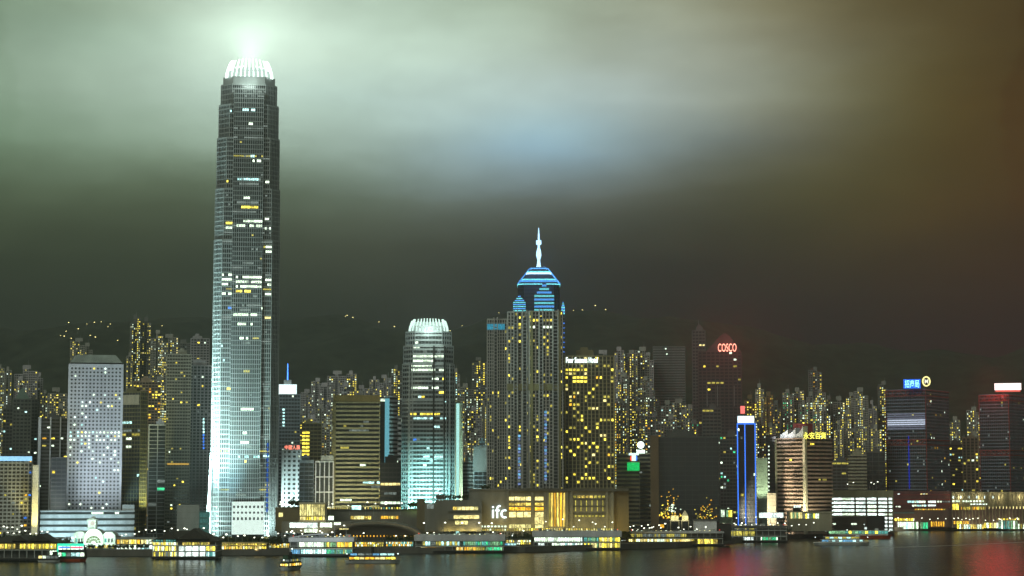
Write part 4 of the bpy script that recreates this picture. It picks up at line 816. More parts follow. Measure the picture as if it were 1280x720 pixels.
# ------------------------------------------------------------------ apartment towers climbing the hill behind
BACK = [  # left, right, roof line (photo), distance, wall, share of lit rooms, light mix, label, [stair-light column share]
 (-12,6,455,2600,'c',.10,'ywd','dim apartment tower cut by left edge of photo'),
 (4,15,458,2700,'c',.22,'yyW','slim apartment tower with stacked bright yellow rooms near left edge'),
 (18,47,456,2620,'m',.08,'ydy','broad pale-topped apartment block behind pyramid-roofed tower'),
 (44,54,465,2660,'m',.10,'yd','narrow stepped tower touching the broad block behind pyramid roof'),
 (50,62,487,2720,'c',.12,'yw','low far tower between pyramid roof and stair-lit tower'),
 (60,84,484,2560,'c',.16,'yyY','tower split by a vertical string of amber stair lights', .42),
 (88,107,422,2950,'c',.20,'Yyy','high hillside block with golden floors above porthole tower'),
 (104,116,428,3000,'c',.06,'yd','dim hillside block right of golden-floored block'),
 (163,176,393,2750,'d',.16,'yyw','left half of tallest dark apartment pair above orange block'),
 (176,189,396,2760,'d',.12,'yYd','right half of tallest dark apartment pair above orange block'),
 (189,204,412,2700,'c',.20,'yYw','apartment tower with doubled golden windows beside tallest dark pair'),
 (203,223,417,2680,'c',.22,'yYyw','apartment tower with clustered golden rooms left of brown ribbed tower'),
 (158,166,440,2640,'c',.12,'yd','slender tower in the gap right of porthole tower'),
 (222,240,424,2750,'d',.03,'yd','mostly dark flat-topped tower behind brown ribbed tower'),
 (190,206,470,2500,'c',.26,'yYyw','lower lit tower in front of golden-windowed towers'),
 (376,392,486,2750,'m',.06,'wyd','stepped mauve tower just right of blue-masted tower'),
 (389,404,472,2820,'m',.04,'wd','tall mauve tower with notched roof left of highest mauve block'),
 (400,414,478,2740,'m',.09,'wyd','mauve tower with scattered white rooms beneath highest mauve block'),
 (409,433,463,2900,'m',.07,'ywd','highest mauve block of the row above olive banded tower'),
 (433,446,463,2920,'m',.16,'yyw','mauve tower with golden upper rooms right of highest mauve block'),
 (444,462,481,2850,'m',.10,'Yyw','lower mauve block with bright corner rooms above olive tower'),
 (408,415,500,2520,'m',.14,'wwy','thin pale tower with white stair lights left of olive tower', .5),
 (394,408,505,2480,'c',.10,'ywd','grey tower behind the brown slab and white frames'),
 (462,474,470,2880,'m',.13,'Yyw','tower with gold top rooms behind olive tower right end'),
 (474,489,468,2860,'m',.12,'ywY','mauve tower behind thin mast of cyan-lit tower'),
 (489,503,456,2760,'d',.14,'yyw','dark tower with a lit golden column left of claw tower', .5),
 (566,575,460,2650,'c',.22,'ywc','narrow tower hugging right edge of claw tower'),
 (574,592,479,2700,'c',.14,'wcyw','tower with white-green rooms right of claw tower'),
 (590,609,446,2800,'d',.13,'yyw','tallest dark tower left of twin apartment slabs'),
 (582,602,508,2500,'m',.12,'yyw','grey tower with a few yellow rooms below tallest dark tower'),
 (573,584,540,2400,'c',.10,'yo','short block with orange rooms behind cyan-edged slab'),
 (600,610,500,2560,'c',.20,'yyw','narrow lit sliver tower against twin apartment slabs'),
 (727,745,440,2850,'m',.03,'yd','low rooftop peeping over hotel lettering'),
 (744,768,437,2700,'m',.05,'dyd','shadowed tower with amber cornice above golden hotel'),
 (768,780,433,2600,'m',.10,'wywd','tall notched tower at right shoulder of golden hotel'),
 (779,797,437,2620,'c',.10,'ydw','tower with a vertical string of yellow stair lights', .86),
 (794,812,433,2640,'c',.09,'ywd','dome-capped tower right of vertical stair-light string'),
 (804,817,440,2720,'m',.08,'wd','shadowed tower beside long grey louvred slab'),
 (768,783,498,2450,'c',.20,'yowy','short amber-lit tower behind green-screened block'),
 (790,808,508,2480,'c',.16,'yydw','short tower under stair-light string'),
 (806,826,515,2380,'d',.10,'owy','dim low block behind brown blank shaft'),
 (826,842,500,2560,'c',.16,'wcw','low block with cool white rooms below long grey slab'),
 (840,858,498,2600,'c',.18,'yYw','low block with gold rooms below long grey slab'),
 (856,874,505,2520,'c',.10,'yyd','dim block left of red-lettered gabled tower'),
 (930,946,493,2550,'b',.14,'yyY','brown block with gold rooms right of red neon sign'),
 (944,955,479,2700,'c',.24,'ywY','brightest stacked-window tower right of red-lettered tower', .55),
 (954,966,489,2680,'b',.13,'oyd','brown tower with amber rooms right of stacked-window tower'),
 (964,976,500,2580,'d',.08,'oyd','dark tower with amber top behind sawtooth roof'),
 (978,992,486,2720,'c',.26,'gywY','speckled tower with green-white rooms above sawtooth roof'),
 (990,1005,484,2740,'c',.22,'ywyY','speckled tower with gold rooms above yellow characters'),
 (1010,1027,458,2900,'d',.10,'yow','tallest slender far tower rising behind yellow characters'),
 (1008,1020,489,2660,'c',.24,'ywgy','left tower of speckled pair in front of tallest far tower'),
 (1019,1032,486,2650,'c',.26,'ywYw','right tower of speckled pair in front of tallest far tower'),
 (1031,1042,494,2700,'d',.12,'wyd','dark tower right of speckled pair'),
 (1041,1056,495,2680,'c',.17,'ywY','speckled tower above right end of brown banded tower'),
 (1057,1068,490,2720,'c',.18,'yyw','lit tower left of beaded white stair lines'),
 (1067,1085,484,2640,'c',.09,'ywy','tower with two beaded white stair lines', .95),
 (1085,1096,500,2760,'m',.05,'dy','shadowed mauve tower right of beaded stair lines'),
 (1097,1109,476,2780,'d',.15,'ywy','far tower with faint orange top left of twin towers'),
 (1042,1054,525,2480,'c',.22,'yYy','lower tower with packed yellow rooms right of brown banded tower'),
 (1187,1200,520,2750,'c',.16,'yyw','far tower with a yellow window column right of left twin'),
 (1208,1227,508,2720,'c',.20,'yyw','far lit tower tucked against right twin tower'),
 (1198,1210,545,2680,'d',.10,'yd','dim low tower between twin towers'),
 (38,47,512,2420,'d',.16,'yyw','low dark tower wedged between pyramid roof and white ribs'),
 (156,166,500,2440,'c',.20,'yyo','narrow amber-lit tower peeping right of porthole tower'),
 (199,209,486,2520,'c',.24,'yYyw','narrow packed-lit tower left of amber-lined tower'),
 (345,352,520,2480,'m',.12,'wcd','sliver tower between tallest skyscraper and blue-masted tower'),
 (372,381,512,2500,'c',.20,'wyy','small lit tower right of blue-masted tower'),
 (383,396,518,2420,'m',.16,'wyyd','mid-height mauve tower above gold-windowed slab'),
 (402,412,528,2380,'c',.20,'yow','short tower with amber rooms left of olive banded tower'),
 (424,440,478,2640,'m',.16,'yYw','mauve tower directly above olive tower blank top'),
 (448,458,488,2600,'c',.20,'Yyw','short gold-lit tower above right half of olive tower'),
 (466,480,482,2560,'m',.18,'yYw','short tower with gold rooms above black slot tower'),
 (571,581,505,2480,'c',.20,'yyw','short lit tower directly behind cyan-edged slab'),
 (588,600,535,2380,'c',.22,'yyYw','low golden-lit tower above blank-topped dark block'),
 (772,786,465,2540,'c',.20,'yywo','lit tower halfway down right side of golden hotel'),
 (800,812,470,2560,'c',.16,'ywd','lit tower below dome-capped tower'),
 (812,824,490,2480,'d',.18,'ywy','dark tower with yellow rooms behind brown blank shaft'),
 (830,846,518,2420,'c',.24,'wcwy','low white-lit block peeping over dark mirrored block'),
 (846,862,512,2440,'c',.24,'yYyw','low golden-lit block peeping over dark mirrored block'),
 (862,876,524,2400,'d',.18,'yog','low dim block over right end of dark mirrored block'),
 (944,957,520,2440,'c',.22,'yYw','lower golden-lit tower right of white roof board'),
 (957,970,528,2400,'c',.18,'oyd','lower amber-lit tower left of brown banded tower'),
 (998,1010,500,2520,'c',.26,'ywgy','lower speckled tower behind yellow characters'),
 (1024,1038,508,2500,'c',.26,'yyw','lower speckled tower above right half of brown banded tower'),
 (1052,1064,512,2540,'c',.22,'yYw','mid-hill lit tower right of packed yellow tower'),
 (1062,1076,535,2420,'d',.20,'yyd','lower dark tower above tan banded block'),
 (1088,1102,530,2440,'c',.18,'yYd','lower lit tower left of red-trussed twin'),
 (1189,1202,572,2640,'c',.18,'ycw','low tower behind teal-lit low block'),
 (1212,1226,540,2640,'c',.22,'yYw','lower lit tower left of red-washed twin'),
 (20,34,470,2560,'m',.20,'yYw','gold-lit block directly above pyramid roof tip'),
 (70,84,505,2420,'c',.22,'yyY','lower lit tower below amber stair-light string'),
]
WALLS = dict(c=mat('block_wall', (.38, .37, .33), .85), m=mat('block_mauve', (.47, .44, .455), .85), d=mat('block_dark', (.21, .21, .195), .85), b=mat('block_brown', (.28, .20, .10), .85))
GBACK = 'apartment towers on the hillside'
def back_tower(xl, xr, yt, D, wk, dens, pal, label, strip=None, louvre=False):
    base = hillz((xl+xr)/2-0 if False else ((xl+xr)/2-640)/F*D, D) - 2
    f = Frame(xl, xr, yt, D, base=base, depth=24); rng = random.Random(label); W = f.w; m = WALLS[wk]
    t = thing('residential_tower', label, 'apartment tower', f.o, f.rot, GBACK)
    wl, gl = MB(), MB(); k = rng.choice((.34, .38, .42)); dp = rng.uniform(1.5, 4); drop = rng.choice((0, 0, 3, 7)); drop2 = rng.choice((0, 3, 6))
    body = f.h - 6
    ps = [(boxpoly(W*k, 20, -W/2, 0), body-drop), (boxpoly(W*(1-2*k)-.06, 20, -W/2+W*k+.03, dp), body), (boxpoly(W*k, 20, W/2-W*k, .02), body-drop2)]
    fcs = [Facade(p, 0, h, 3.0, .42, 2.6, .8, .5, m, glass) for p, h in ps]
    for fc in fcs: fc.emit(wl, gl)
    wl.build('wall', t); gl.build('glazing', t)
    r = MB()
    for p, h in ps:
        x0, x1 = p[0][0], p[1][0]; r.box(x0+.01, x1-.01, p[0][1], 20.01, h+.02, h+1.2, m)
    r.build('roof', t)
    q = MB(); a = W*rng.uniform(.26, .5); x = rng.uniform(-.12, .12)*W; q.box(x-a/2, x+a/2, 6, 16, body+1.2, f.h, m)
    if rng.random() < .5: q.tube((x+a*.2, 10, f.h), (x+a*.2, 10, f.h+rng.uniform(3, 8)), .25, .12, steel, 4)
    q.build('lift_house', t)
    sp = []; fpx = 610 - 0
    for i, fc in enumerate(fcs):
        lo = 0
        sp += fc.lit(rng, 0, dens*(2.6 if i != 1 else 1.7), pal, 'col', (max(0, fc.nf-50), fc.nf))
    if strip:
        fc = fcs[1]; c = min(fc.ncol(0)-1, int(strip*fc.ncol(0))); n = fc.nf
        for rr in range(max(0, n-44), n-1):
            if rng.random() < .85: sp.append(fc.cell(0, c, rr, rng.choice(pal[0]+'Y'), 1, .8))
        if strip > .9:
            for rr in range(max(0, n-44), n-1): sp.append(fc.cell(0, 0, rr, 'w', 1, .5))
    sp += [q for fc in fcs for q in fc.lit(rng, 0, .10, 'dk', 'dot', (max(0, fc.nf-50), fc.nf))]
    if len(sp) > 170: rng.shuffle(sp); sp = sp[:170]
    rng.shuffle(sp); sp = [(x, y, z, w*1.0, hh, k, r) for x, y, z, w, hh, k, r in sp]
    panes(t, sp, 100)
for b in BACK: back_tower(*b)
f = bld('office_tower', 'long pale grey louvred slab without lit rooms on the hillside', 'office tower', 816, 857, 434, 2750, mat('louvre_grey', (.20, .21, .20), .7), glassg, 3.4, .5, 60, 0, .7, [], plant=False, yref=470)
panes(f.t, [(f.px(832, 436)[0], -.3, f.px(832, 436)[1], 1.8, 1.6, 'w', 0), (f.px(833.5, 442.5)[0], -.3, f.px(833.5, 442.5)[1], 1.8, 1.6, 'w', 0)], name='warning_lamp')
def pyramid_tower():
    f = bld('office_tower', 'dim grey tower with green pyramid roof and stepped shoulders near left edge', 'office tower', 15, 39, 500, 2150, mat('dim_grey', (.16, .165, .15)), glass, 3.8, .5, 4, 1.2, .6, [(0, .03, 'wcd')], plant=False, yref=540)
    r = MB(); w = f.w; r.prism(boxpoly(w*.84, f.d*.84, None, f.d*.08), f.h+.3, f.h+13, mat('copper_green', (.17, .24, .20)), boxpoly(w*.06, f.d*.06, None, f.d*.47)); r.build('pyramid_roof', f.t)
    bld('office_block', 'dim stepped block left of green pyramid roof tower', 'office block', 3, 16, 512, 2180, concd, glass, 3.6, .4, 4, .8, .5, [(0, .10, 'ywcd')], yref=540)
    bld('office_block', 'dim stepped block right of green pyramid roof tower', 'office block', 38, 47, 500, 2180, concd, glass, 3.6, .4, 4, .8, .5, [(0, .05, 'wcd')], yref=540)
    bld('office_block', 'squat dark office block right of sawtooth-roofed tower', 'office block', 1040, 1064, 578, 2300, concd, bronze, 3.6, .4, 5, .6, .5, [(0, .10, 'kwd', 'run')], yref=600)
    bld('office_block', 'tan banded block above bright white-floored office', 'office block', 1060, 1084, 570, 2280, beige, bronze, 3.6, .5, 3, 0, .5, [(0, .05, 'd', 'run')], yref=600)
    bld('office_block', 'dark framed block right of tan banded block', 'office block', 1083, 1107, 566, 2320, concd, glass, 5, .12, 8, .5, .6, [(0, .06, 'wyk', 'run')], yref=600)
pyramid_tower()
# lamps strung along the roads on the hill
def hill_lamps():
    pm = MB(); pm.tube((0,0,0), (0,0,9), .14, .1, steel, 5); pm.tube((0,0,9), (1.6,-.4,9.3), .09, .08, steel, 5)
    hm = MB(); hm.lathe([(.3, 8.6), (.95, 8.9), (1.0, 9.4), (.4, 9.8)], emat('hill_lamp', (1, .85, .3), 5, .4), 8, (1.6, -.4))
    p0, h0 = pm.build('pole'), hm.build('lamp_head')
    spots = [(389,388),(404,382),(429,380),(433,378),(441,377),(440,381),(427,383),(431,385),(473,385),(492,382),(513,381),(562,368),(577,368),(623,368),(716,381),(727,380),(743,384),(756,388),
             (63,402),(85,404),(108,405),(117,405),(97,413),(82,415),(75,419),(79,423),(146,426),(134,408),(137,406),(126,402),(118,424),(202,408),(112,422),(88,425)]
    for i, (px, py) in enumerate(spots):
        r = ray(px, py); lo, hi = 2500.0, 4600.0; hit = None; y = lo
        while y < hi:
            s = y/r.y; x, z = r.x*s, CAMZ + r.z*s
            if hillz(x, y) + 7 > z: hit = (x, y); break
            y += 10
        if not hit: s = 4150/r.y; hit = (r.x*s, 4150)
        x, y = hit
        t = thing('street_lamp', 'small yellow road lamp high on the dark hillside', 'street lamp', (x, y, hillz(x, y)-1), SEED.uniform(-.6, .6), 'lamps along the hill roads')
        s_ = SEED.uniform(.7, 1.25)
        for o in (p0, h0):
            c = o if i == 0 else o.copy()
            if i: COL.objects.link(c)
            c.parent = t
        t.scale = (s_, s_, s_)
hill_lamps()
# ------------------------------------------------------------------ podium of the mall, arch hall, waterside halls
class Box:                     # a thing whose parts are laid out parallel to the picture plane
    def __init__(s, name, label, cat, px, D, z=4.0, group=None):
        s.o = Vector((P(px, 640, D).x, D, z)); s.t = thing(name, label, cat, s.o, 0, group)
    def r(s, mb, x0, x1, y0, y1, D, dep, m):   # box whose front is at depth D, seen between these pixels (y0 above y1)
        a, b = P(x0, (y0+y1)/2, D), P(x1, (y0+y1)/2, D); zt, zb = P(x0, y0, D).z, P(x0, y1, D).z
        mb.box(a.x-s.o.x, b.x-s.o.x, D-s.o.y, D-s.o.y+dep, max(zb-s.o.z, 0), zt-s.o.z, m)
    def lit(s, x0, x1, y0, y1, D, key, n=1, gap=.12, name='lit_window'):
        a, b = P(x0, (y0+y1)/2, D), P(x1, (y0+y1)/2, D); zt, zb = P(x0, y0, D).z, P(x0, y1, D).z; w = (b.x-a.x)/n
        for i in range(n):
            k = SEED.choice(key); pane(s.t, a.x-s.o.x + w*(i+.5), D-s.o.y, (zt+zb)/2-s.o.z, w*(1-gap), zt-zb, k, name=name)
    def light(s, px, py, D, W, col, r=1.5):
        q = P(px, py, D); spot(q, q + Vector((0, 20, 5)), W, 150, col, .8, r)
EM['v'] = emat('light_shop', (1, .74, .14), 1.6, .7); EM['V'] = emat('light_hall', (1, .90, .34), 1.7, .5); EM['t'] = emat('light_teal', (.20, .8, .7), .9, .5)
def podium():
    stonep = mat('podium_stone', (.21, .20, .165), .8); stoned = mat('podium_dark', (.11, .105, .085), .8)
    # mall with the letters
    b = Box('shopping_mall', 'long stone mall with white letters and yellow-lit glass bays', 'shopping mall', 660, 1740)
    m = MB(); b.r(m, 586, 766, 613, 664, 1740.8, 60, stonep); b.r(m, 584, 640, 611, 613.1, 1739.5, 40, stonep); b.r(m, 640, 786, 610.5, 614, 1738, 64, stoned)
    b.r(m, 766.3, 786, 614, 664, 1744, 50, mat('mall_brown', (.19, .15, .08))); m.build('wall', b.t)
    m = MB()
    for x in (633, 664, 680, 683, 707, 713, 757, 764): b.r(m, x, x+3.2, 613.5, 664, 1739.2, 1.6, stonep)
    m.build('pilaster_row', b.t)
    for y0, y1, k in ((621, 625.5, 'VY'), (628.5, 632, 'v'), (634, 638, 'o'), (640, 646.5, 'YV'), (655.5, 660, 'VV')):
        b.lit(636, 664, y0, y1, 1740.7, k, 4 if y1-y0 < 6 else 3)
        b.lit(668, 680, y0, y1, 1740.7, k, 1)
    b.lit(668, 680, 646.8, 655, 1740.7, 'Y', 2); b.lit(684, 707, 616, 658, 1740.7, 'vod', 6, .35)
    b.lit(716, 757, 619.5, 622.5, 1740.7, 'vYd', 8, .3); b.lit(716, 757, 624, 639, 1740.7, 'd', 6, .85); b.lit(600, 634, 657, 659, 1740.7, 'w', 8, .4)
    m = MB()
    for y in (623.5, 632, 641): b.r(m, 716.3, 756.8, y, y+2, 1740.3, .5, stoned)
    m.build('floor_band', b.t)
    b.lit(642, 766, 660.5, 663.2, 1738.6, 'vVyd', 40, .4); b.lit(556, 636, 661, 663.2, 1738.6, 'vVwd', 26, .45); b.lit(718, 756, 644, 646, 1740.2, 'd', 9, .4)
    for px in range(560, 790, 16): b.light(px, 668, 1722, 5.5e3, (1, .78, .22))
    b.light(600, 660, 1715, 3e3, (1, .95, .7))
    L = P(624.6, 639.6, 1739.5); w = (P(634.6, 640, 1739).x - P(615.4, 640, 1739).x)
    t = thing('mall_sign', 'white glowing lowercase letters on grey mall wall', 'sign', (L.x, 1739.9, L.z - 5.5))
    lettering('ifc', t, w, P(0, 632, 1739.5).z - P(0, 648.3, 1739.5).z, emat('sign_mall', (.80, 1, .98), 2.6, 0), (0, -.2, 5.5))
    # stepped part between arch hall and letters
    b = Box('shopping_mall', 'stepped low wing with yellow strip windows left of white letters', 'shopping mall', 565, 1725)
    m = MB(); b.r(m, 544, 602, 625, 664, 1725.8, 12, stonep); b.r(m, 560, 601, 638.5, 640.5, 1724.6, 1.2, stoned); b.r(m, 560, 601, 649.2, 650.4, 1724.6, 1.2, stoned); b.r(m, 545, 556, 619, 624.1, 1727, 10, stoned); b.r(m, 521, 531, 624, 664, 1730, 9, mat('mall_brown', (.19, .15, .08))); b.r(m, 530.8, 544.2, 629, 664, 1729, 9, stonep); m.build('wall', b.t)
    b.lit(566, 598, 633.5, 637.5, 1725.7, 'VYv', 6); b.lit(567, 599, 644, 648.5, 1725.7, 'YV', 5, .05); b.lit(569, 585, 651, 655.5, 1725.7, 'V', 3, .05); b.lit(533, 543, 630, 636, 1728.9, 'k', 1)
    # terrace behind the arch
    b = Box('terrace_block', 'long lamp-lined roof terrace building behind dark arched hall', 'building', 440, 1745)
    m = MB(); b.r(m, 346, 545, 638, 666, 1745.8, 30, stonep); b.r(m, 346, 545, 636.4, 638, 1744.5, 34, stoned); b.r(m, 344, 376, 634, 664, 1741, 20, mat('mall_brown', (.19, .15, .08))); m.build('wall', b.t)
    b.lit(438, 464, 645, 649, 1745.7, 'Vv', 6, .15); b.lit(476, 498, 645, 648.5, 1745.7, 'vo', 7, .2); b.lit(439, 452, 632, 637, 1744.3, 'c', 1); b.lit(348, 354, 641, 646, 1740.9, 'V', 1); b.lit(410, 417.5, 645, 650, 1745.7, 'w', 1)
    b.lit(406, 438, 634.5, 637.5, 1746.5, 'vVd', 12, .6); b.lit(455, 505, 634, 637.5, 1746.5, 'vVydt', 15, .55)
    # yellow glass hall
    b = Box('glass_hall', 'square yellow-lit glass hall standing on lit white shop band', 'pavilion', 390, 1722)
    m = MB(); b.r(m, 373.5, 407, 628.2, 630, 1721, 22, cream); b.r(m, 373.5, 407, 650.2, 652, 1721, 22, cream); b.r(m, 374, 406.6, 630, 650.2, 1724.5, 16, cream); b.r(m, 352, 440, 652, 666, 1724.8, 14, stonep)
    for i in range(12): x = 374+32.2*i/11; b.r(m, x, x+.5, 630, 650.2, 1721.3, .6, olive)
    m.build('wall', b.t)
    b.lit(374.8, 406, 630.6, 644.5, 1724.2, 'V', 7, .04); b.lit(375, 406, 646, 650, 1724.2, 'Yy', 9, .2)
    b.lit(362, 397, 653.5, 659.5, 1724.6, 'W', 8, .06); b.lit(400, 415, 653.5, 659, 1724.6, 'w', 4, .08); b.lit(380, 397, 661, 665.5, 1724.6, 'w', 3, .05); b.lit(417.5, 426, 653, 656, 1724.6, 'w', 4, .15)
    b.light(390, 672, 1712, 1.0e4, (1, .95, .6))
    # dark arched hall
    b = Box('arched_hall', 'wide dark arched-roof hall behind ferry piers', 'hall', 465, 1668)
    m = MB(); n = 28; cx = P(467, 650, 1668).x - b.o.x; hw = (P(534, 650, 1668).x - P(401, 650, 1668).x)/2; zt = P(467, 652.5, 1668).z - 4
    arc = [(cx - hw*math.cos(math.pi*i/n), max(.2, zt*(math.sin(math.pi*i/n)**.8))) for i in range(n+1)]
    def shell(k0, k1, y0, y1, mm):
        vs = []; 
        for k, y in ((k0, y0), (k1, y0), (k0, y1), (k1, y1)): vs += [(cx+(x-cx)*k, y, z*k) for x, z in arc]
        N_ = n+1; fs = []
        for i in range(n): fs += [(i, i+1, N_+i+1, N_+i), (2*N_+i+1, 2*N_+i, 3*N_+i, 3*N_+i+1), (i+1, i, 2*N_+i, 2*N_+i+1), (N_+i, N_+i+1, 3*N_+i+1, 3*N_+i)]
        m.add(vs, fs, mm)
    am = mat('arch_bronze', (.16, .145, .11), .5); shell(.93, 1, 0, 46, am); shell(.86, .9, 1.5, 4, mat('arch_dark', (.05, .047, .04), .5)); m.build('arched_roof', b.t)
    g = MB(); vs = [(cx+(x-cx)*.9, 6, z*.9) for x, z in arc]; g.add(vs, [tuple(range(n+1))], black); g.build('glazing', b.t)
    b.lit(424, 436, 660.5, 662, 1667.2, 'V', 3, .1); b.lit(419, 520, 669, 671, 1669.9, 'o', 24, .7)
    for px in (410, 440, 470, 500, 525): b.light(px, 676, 1655, 2.5e3, (1, .85, .5), 1)
podium()

# star ferry hall with the clock tower
def clock_pier():
    D = 1585; b = Box('ferry_hall', 'cream ferry hall with square clock tower, flooded in green-white light', 'ferry hall', 118, D)
    wm = mat('ferry_hall_wall', (.56, .58, .52), .6); m = MB()
    b.r(m, 92, 144, 670, 688, D+.9, 24, wm)
    for x0, x1, ap, ev in ((92, 107, 664.5, 668), (128, 144, 665, 669)):                # side gables
        a, c = P(x0, ev, D).x-b.o.x, P(x1, ev, D).x-b.o.x; z0, z1 = P(0, 670, D).z-4, P(0, ap, D).z-4; zm = P(0, ev, D).z-4; w = c-a
        m.add([(a,0,z0),(c,0,z0),(c,0,zm),(c-w*.25,0,z1),(a+w*.25,0,z1),(a,0,zm),(a,16,z0),(c,16,z0),(c,16,zm),(c-w*.25,16,z1),(a+w*.25,16,z1),(a,16,zm)],
              [(0,1,2,3,4,5),(11,10,9,8,7,6),(0,6,7,1),(1,7,8,2),(2,8,9,3),(3,9,10,4),(4,10,11,5),(5,11,6,0)], wm)
    a, c = P(105.5, 668, D).x-b.o.x, P(129.5, 668, D).x-b.o.x; zb, zt = P(0, 683, D).z-4, P(0, 661, D).z-4; cx = (a+c)/2; n = 14
    ar = [(cx-(c-a)/2*math.cos(math.pi*i/n), zb+(zt-zb)*(.45+.55*math.sin(math.pi*i/n))) for i in range(n+1)]
    pl = [(a, zb)] + ar + [(c, zb)]; k = len(pl)
    m.add([(x, -1.4, z) for x, z in pl] + [(x, 14, z) for x, z in pl], [tuple(range(k))[::-1], tuple(range(k, 2*k))] + [(i, (i+1) % k, k+(i+1) % k, k+i) for i in range(k)], wm); m.build('wall', b.t)
    w = MB(); R0 = (c-a)*.40; zc = P(0, 679, D).z-4
    fm = emat('fan_window_light', (.62, .8, .42), .55, .3)
    for i in range(7):
        t0, t1 = math.pi*(i+.08)/7, math.pi*(i+.92)/7
        for r0, r1 in ((.32, .62), (.68, .98)):
            w.add([(cx-R0*r0*math.cos(t0), -1.55, zc+R0*r0*math.sin(t0)), (cx-R0*r0*math.cos(t1), -1.55, zc+R0*r0*math.sin(t1)), (cx-R0*r1*math.cos(t1), -1.55, zc+R0*r1*math.sin(t1)), (cx-R0*r1*math.cos(t0), -1.55, zc+R0*r1*math.sin(t0))], [(0,1,2,3)], fm)
    w.build('fan_window', b.t)
    tw = MB(); b.r(tw, 109.5, 119.5, 650.5, 670, D+4, 7, wm); b.r(tw, 108.6, 120.4, 649.4, 650.5, D+3.4, 8.2, wm); b.r(tw, 111, 118, 647.6, 649.4, D+4.6, 5.8, wm); tx = P(114.5, 648, D).x-b.o.x; z0 = P(0, 647.6, D).z-4
    tw.prism([(tx-2.2,5.2),(tx+2.2,5.2),(tx+2.2,9.4),(tx-2.2,9.4)], z0, z0+1.8, wm, [(tx-.1,7.2),(tx+.1,7.2),(tx+.1,7.4),(tx-.1,7.4)]); tx_ = tw.build('clock_tower', b.t)
    ck = MB(); zc = P(0, 654.5, D).z-4; ck.tube((tx, 3.9, zc), (tx, 3.7, zc), 1.7, 1.7, emat('clock_face', (1, 1, .85), .9, 0), 14); ck.build('clock_face', tx_)
    b.lit(94, 104, 673, 678, D+.7, 'kt', 3, .4); b.lit(130, 142, 673, 678, D+.7, 'kt', 3, .4); b.lit(94, 143, 681, 685, D-.2, 'vwyd', 14, .4)
    for px in (97, 112, 123, 139): spot(P(px, 678, D-16), P(px, 664, D), 1.5e4, 110, (.66, 1, .82))
    spot(P(114, 664, D-14), P(114, 655, D+4), 2.2e4, 70, (.7, 1, .9))
    # long promenade hall to its right
    b = Box('promenade_hall', 'long low glazed promenade hall right of clock-towered hall', 'hall', 170, 1560)
    m = MB(); b.r(m, 144.5, 218, 672.5, 674, 1560, 20, mat('light_concrete', (.40, .42, .40))); b.r(m, 144.5, 218, 680.2, 681.2, 1558, 22, mat('light_concrete', (.40, .42, .40))); b.r(m, 145, 217, 674, 687, 1564, 12, concd)
    for i in range(15): x = 145+72*i/14.2; b.r(m, x, x+.6, 674, 687.5, 1560.5, .8, concd)
    m.build('wall', b.t)
    b.lit(146, 175, 674.6, 679.8, 1563.7, 'ovyV', 8, .15); b.lit(176, 217, 674.6, 679.8, 1563.7, 'wyVw', 12, .15); b.lit(146, 217, 681.6, 687, 1563.7, 'wcW', 14, .08)
    # market stalls by the trees
    b = Box('waterfront_arcade', 'low yellow-lit arcade between hip-roofed pier and round trees', 'arcade', 305, 1550)
    m = MB(); b.r(m, 272, 335, 678, 679.3, 1549, 16, olive); b.r(m, 273, 334, 681.5, 682.3, 1548, 16, olive); b.r(m, 273, 334, 679.3, 690, 1556, 8, concd)
    for i in range(14): x = 273+60*i/13; b.r(m, x, x+.5, 679, 690, 1548.6, .7, cream)
    m.build('wall', b.t)
    b.lit(274, 333, 679.6, 681.2, 1555.7, 'vyd', 20, .3); b.lit(274, 333, 683, 688.5, 1555.7, 'vVyodw', 20, .3)
    for px in (280, 300, 320): b.light(px, 686, 1545, 2.5e3, (1, .75, .3), 1)
clock_pier()

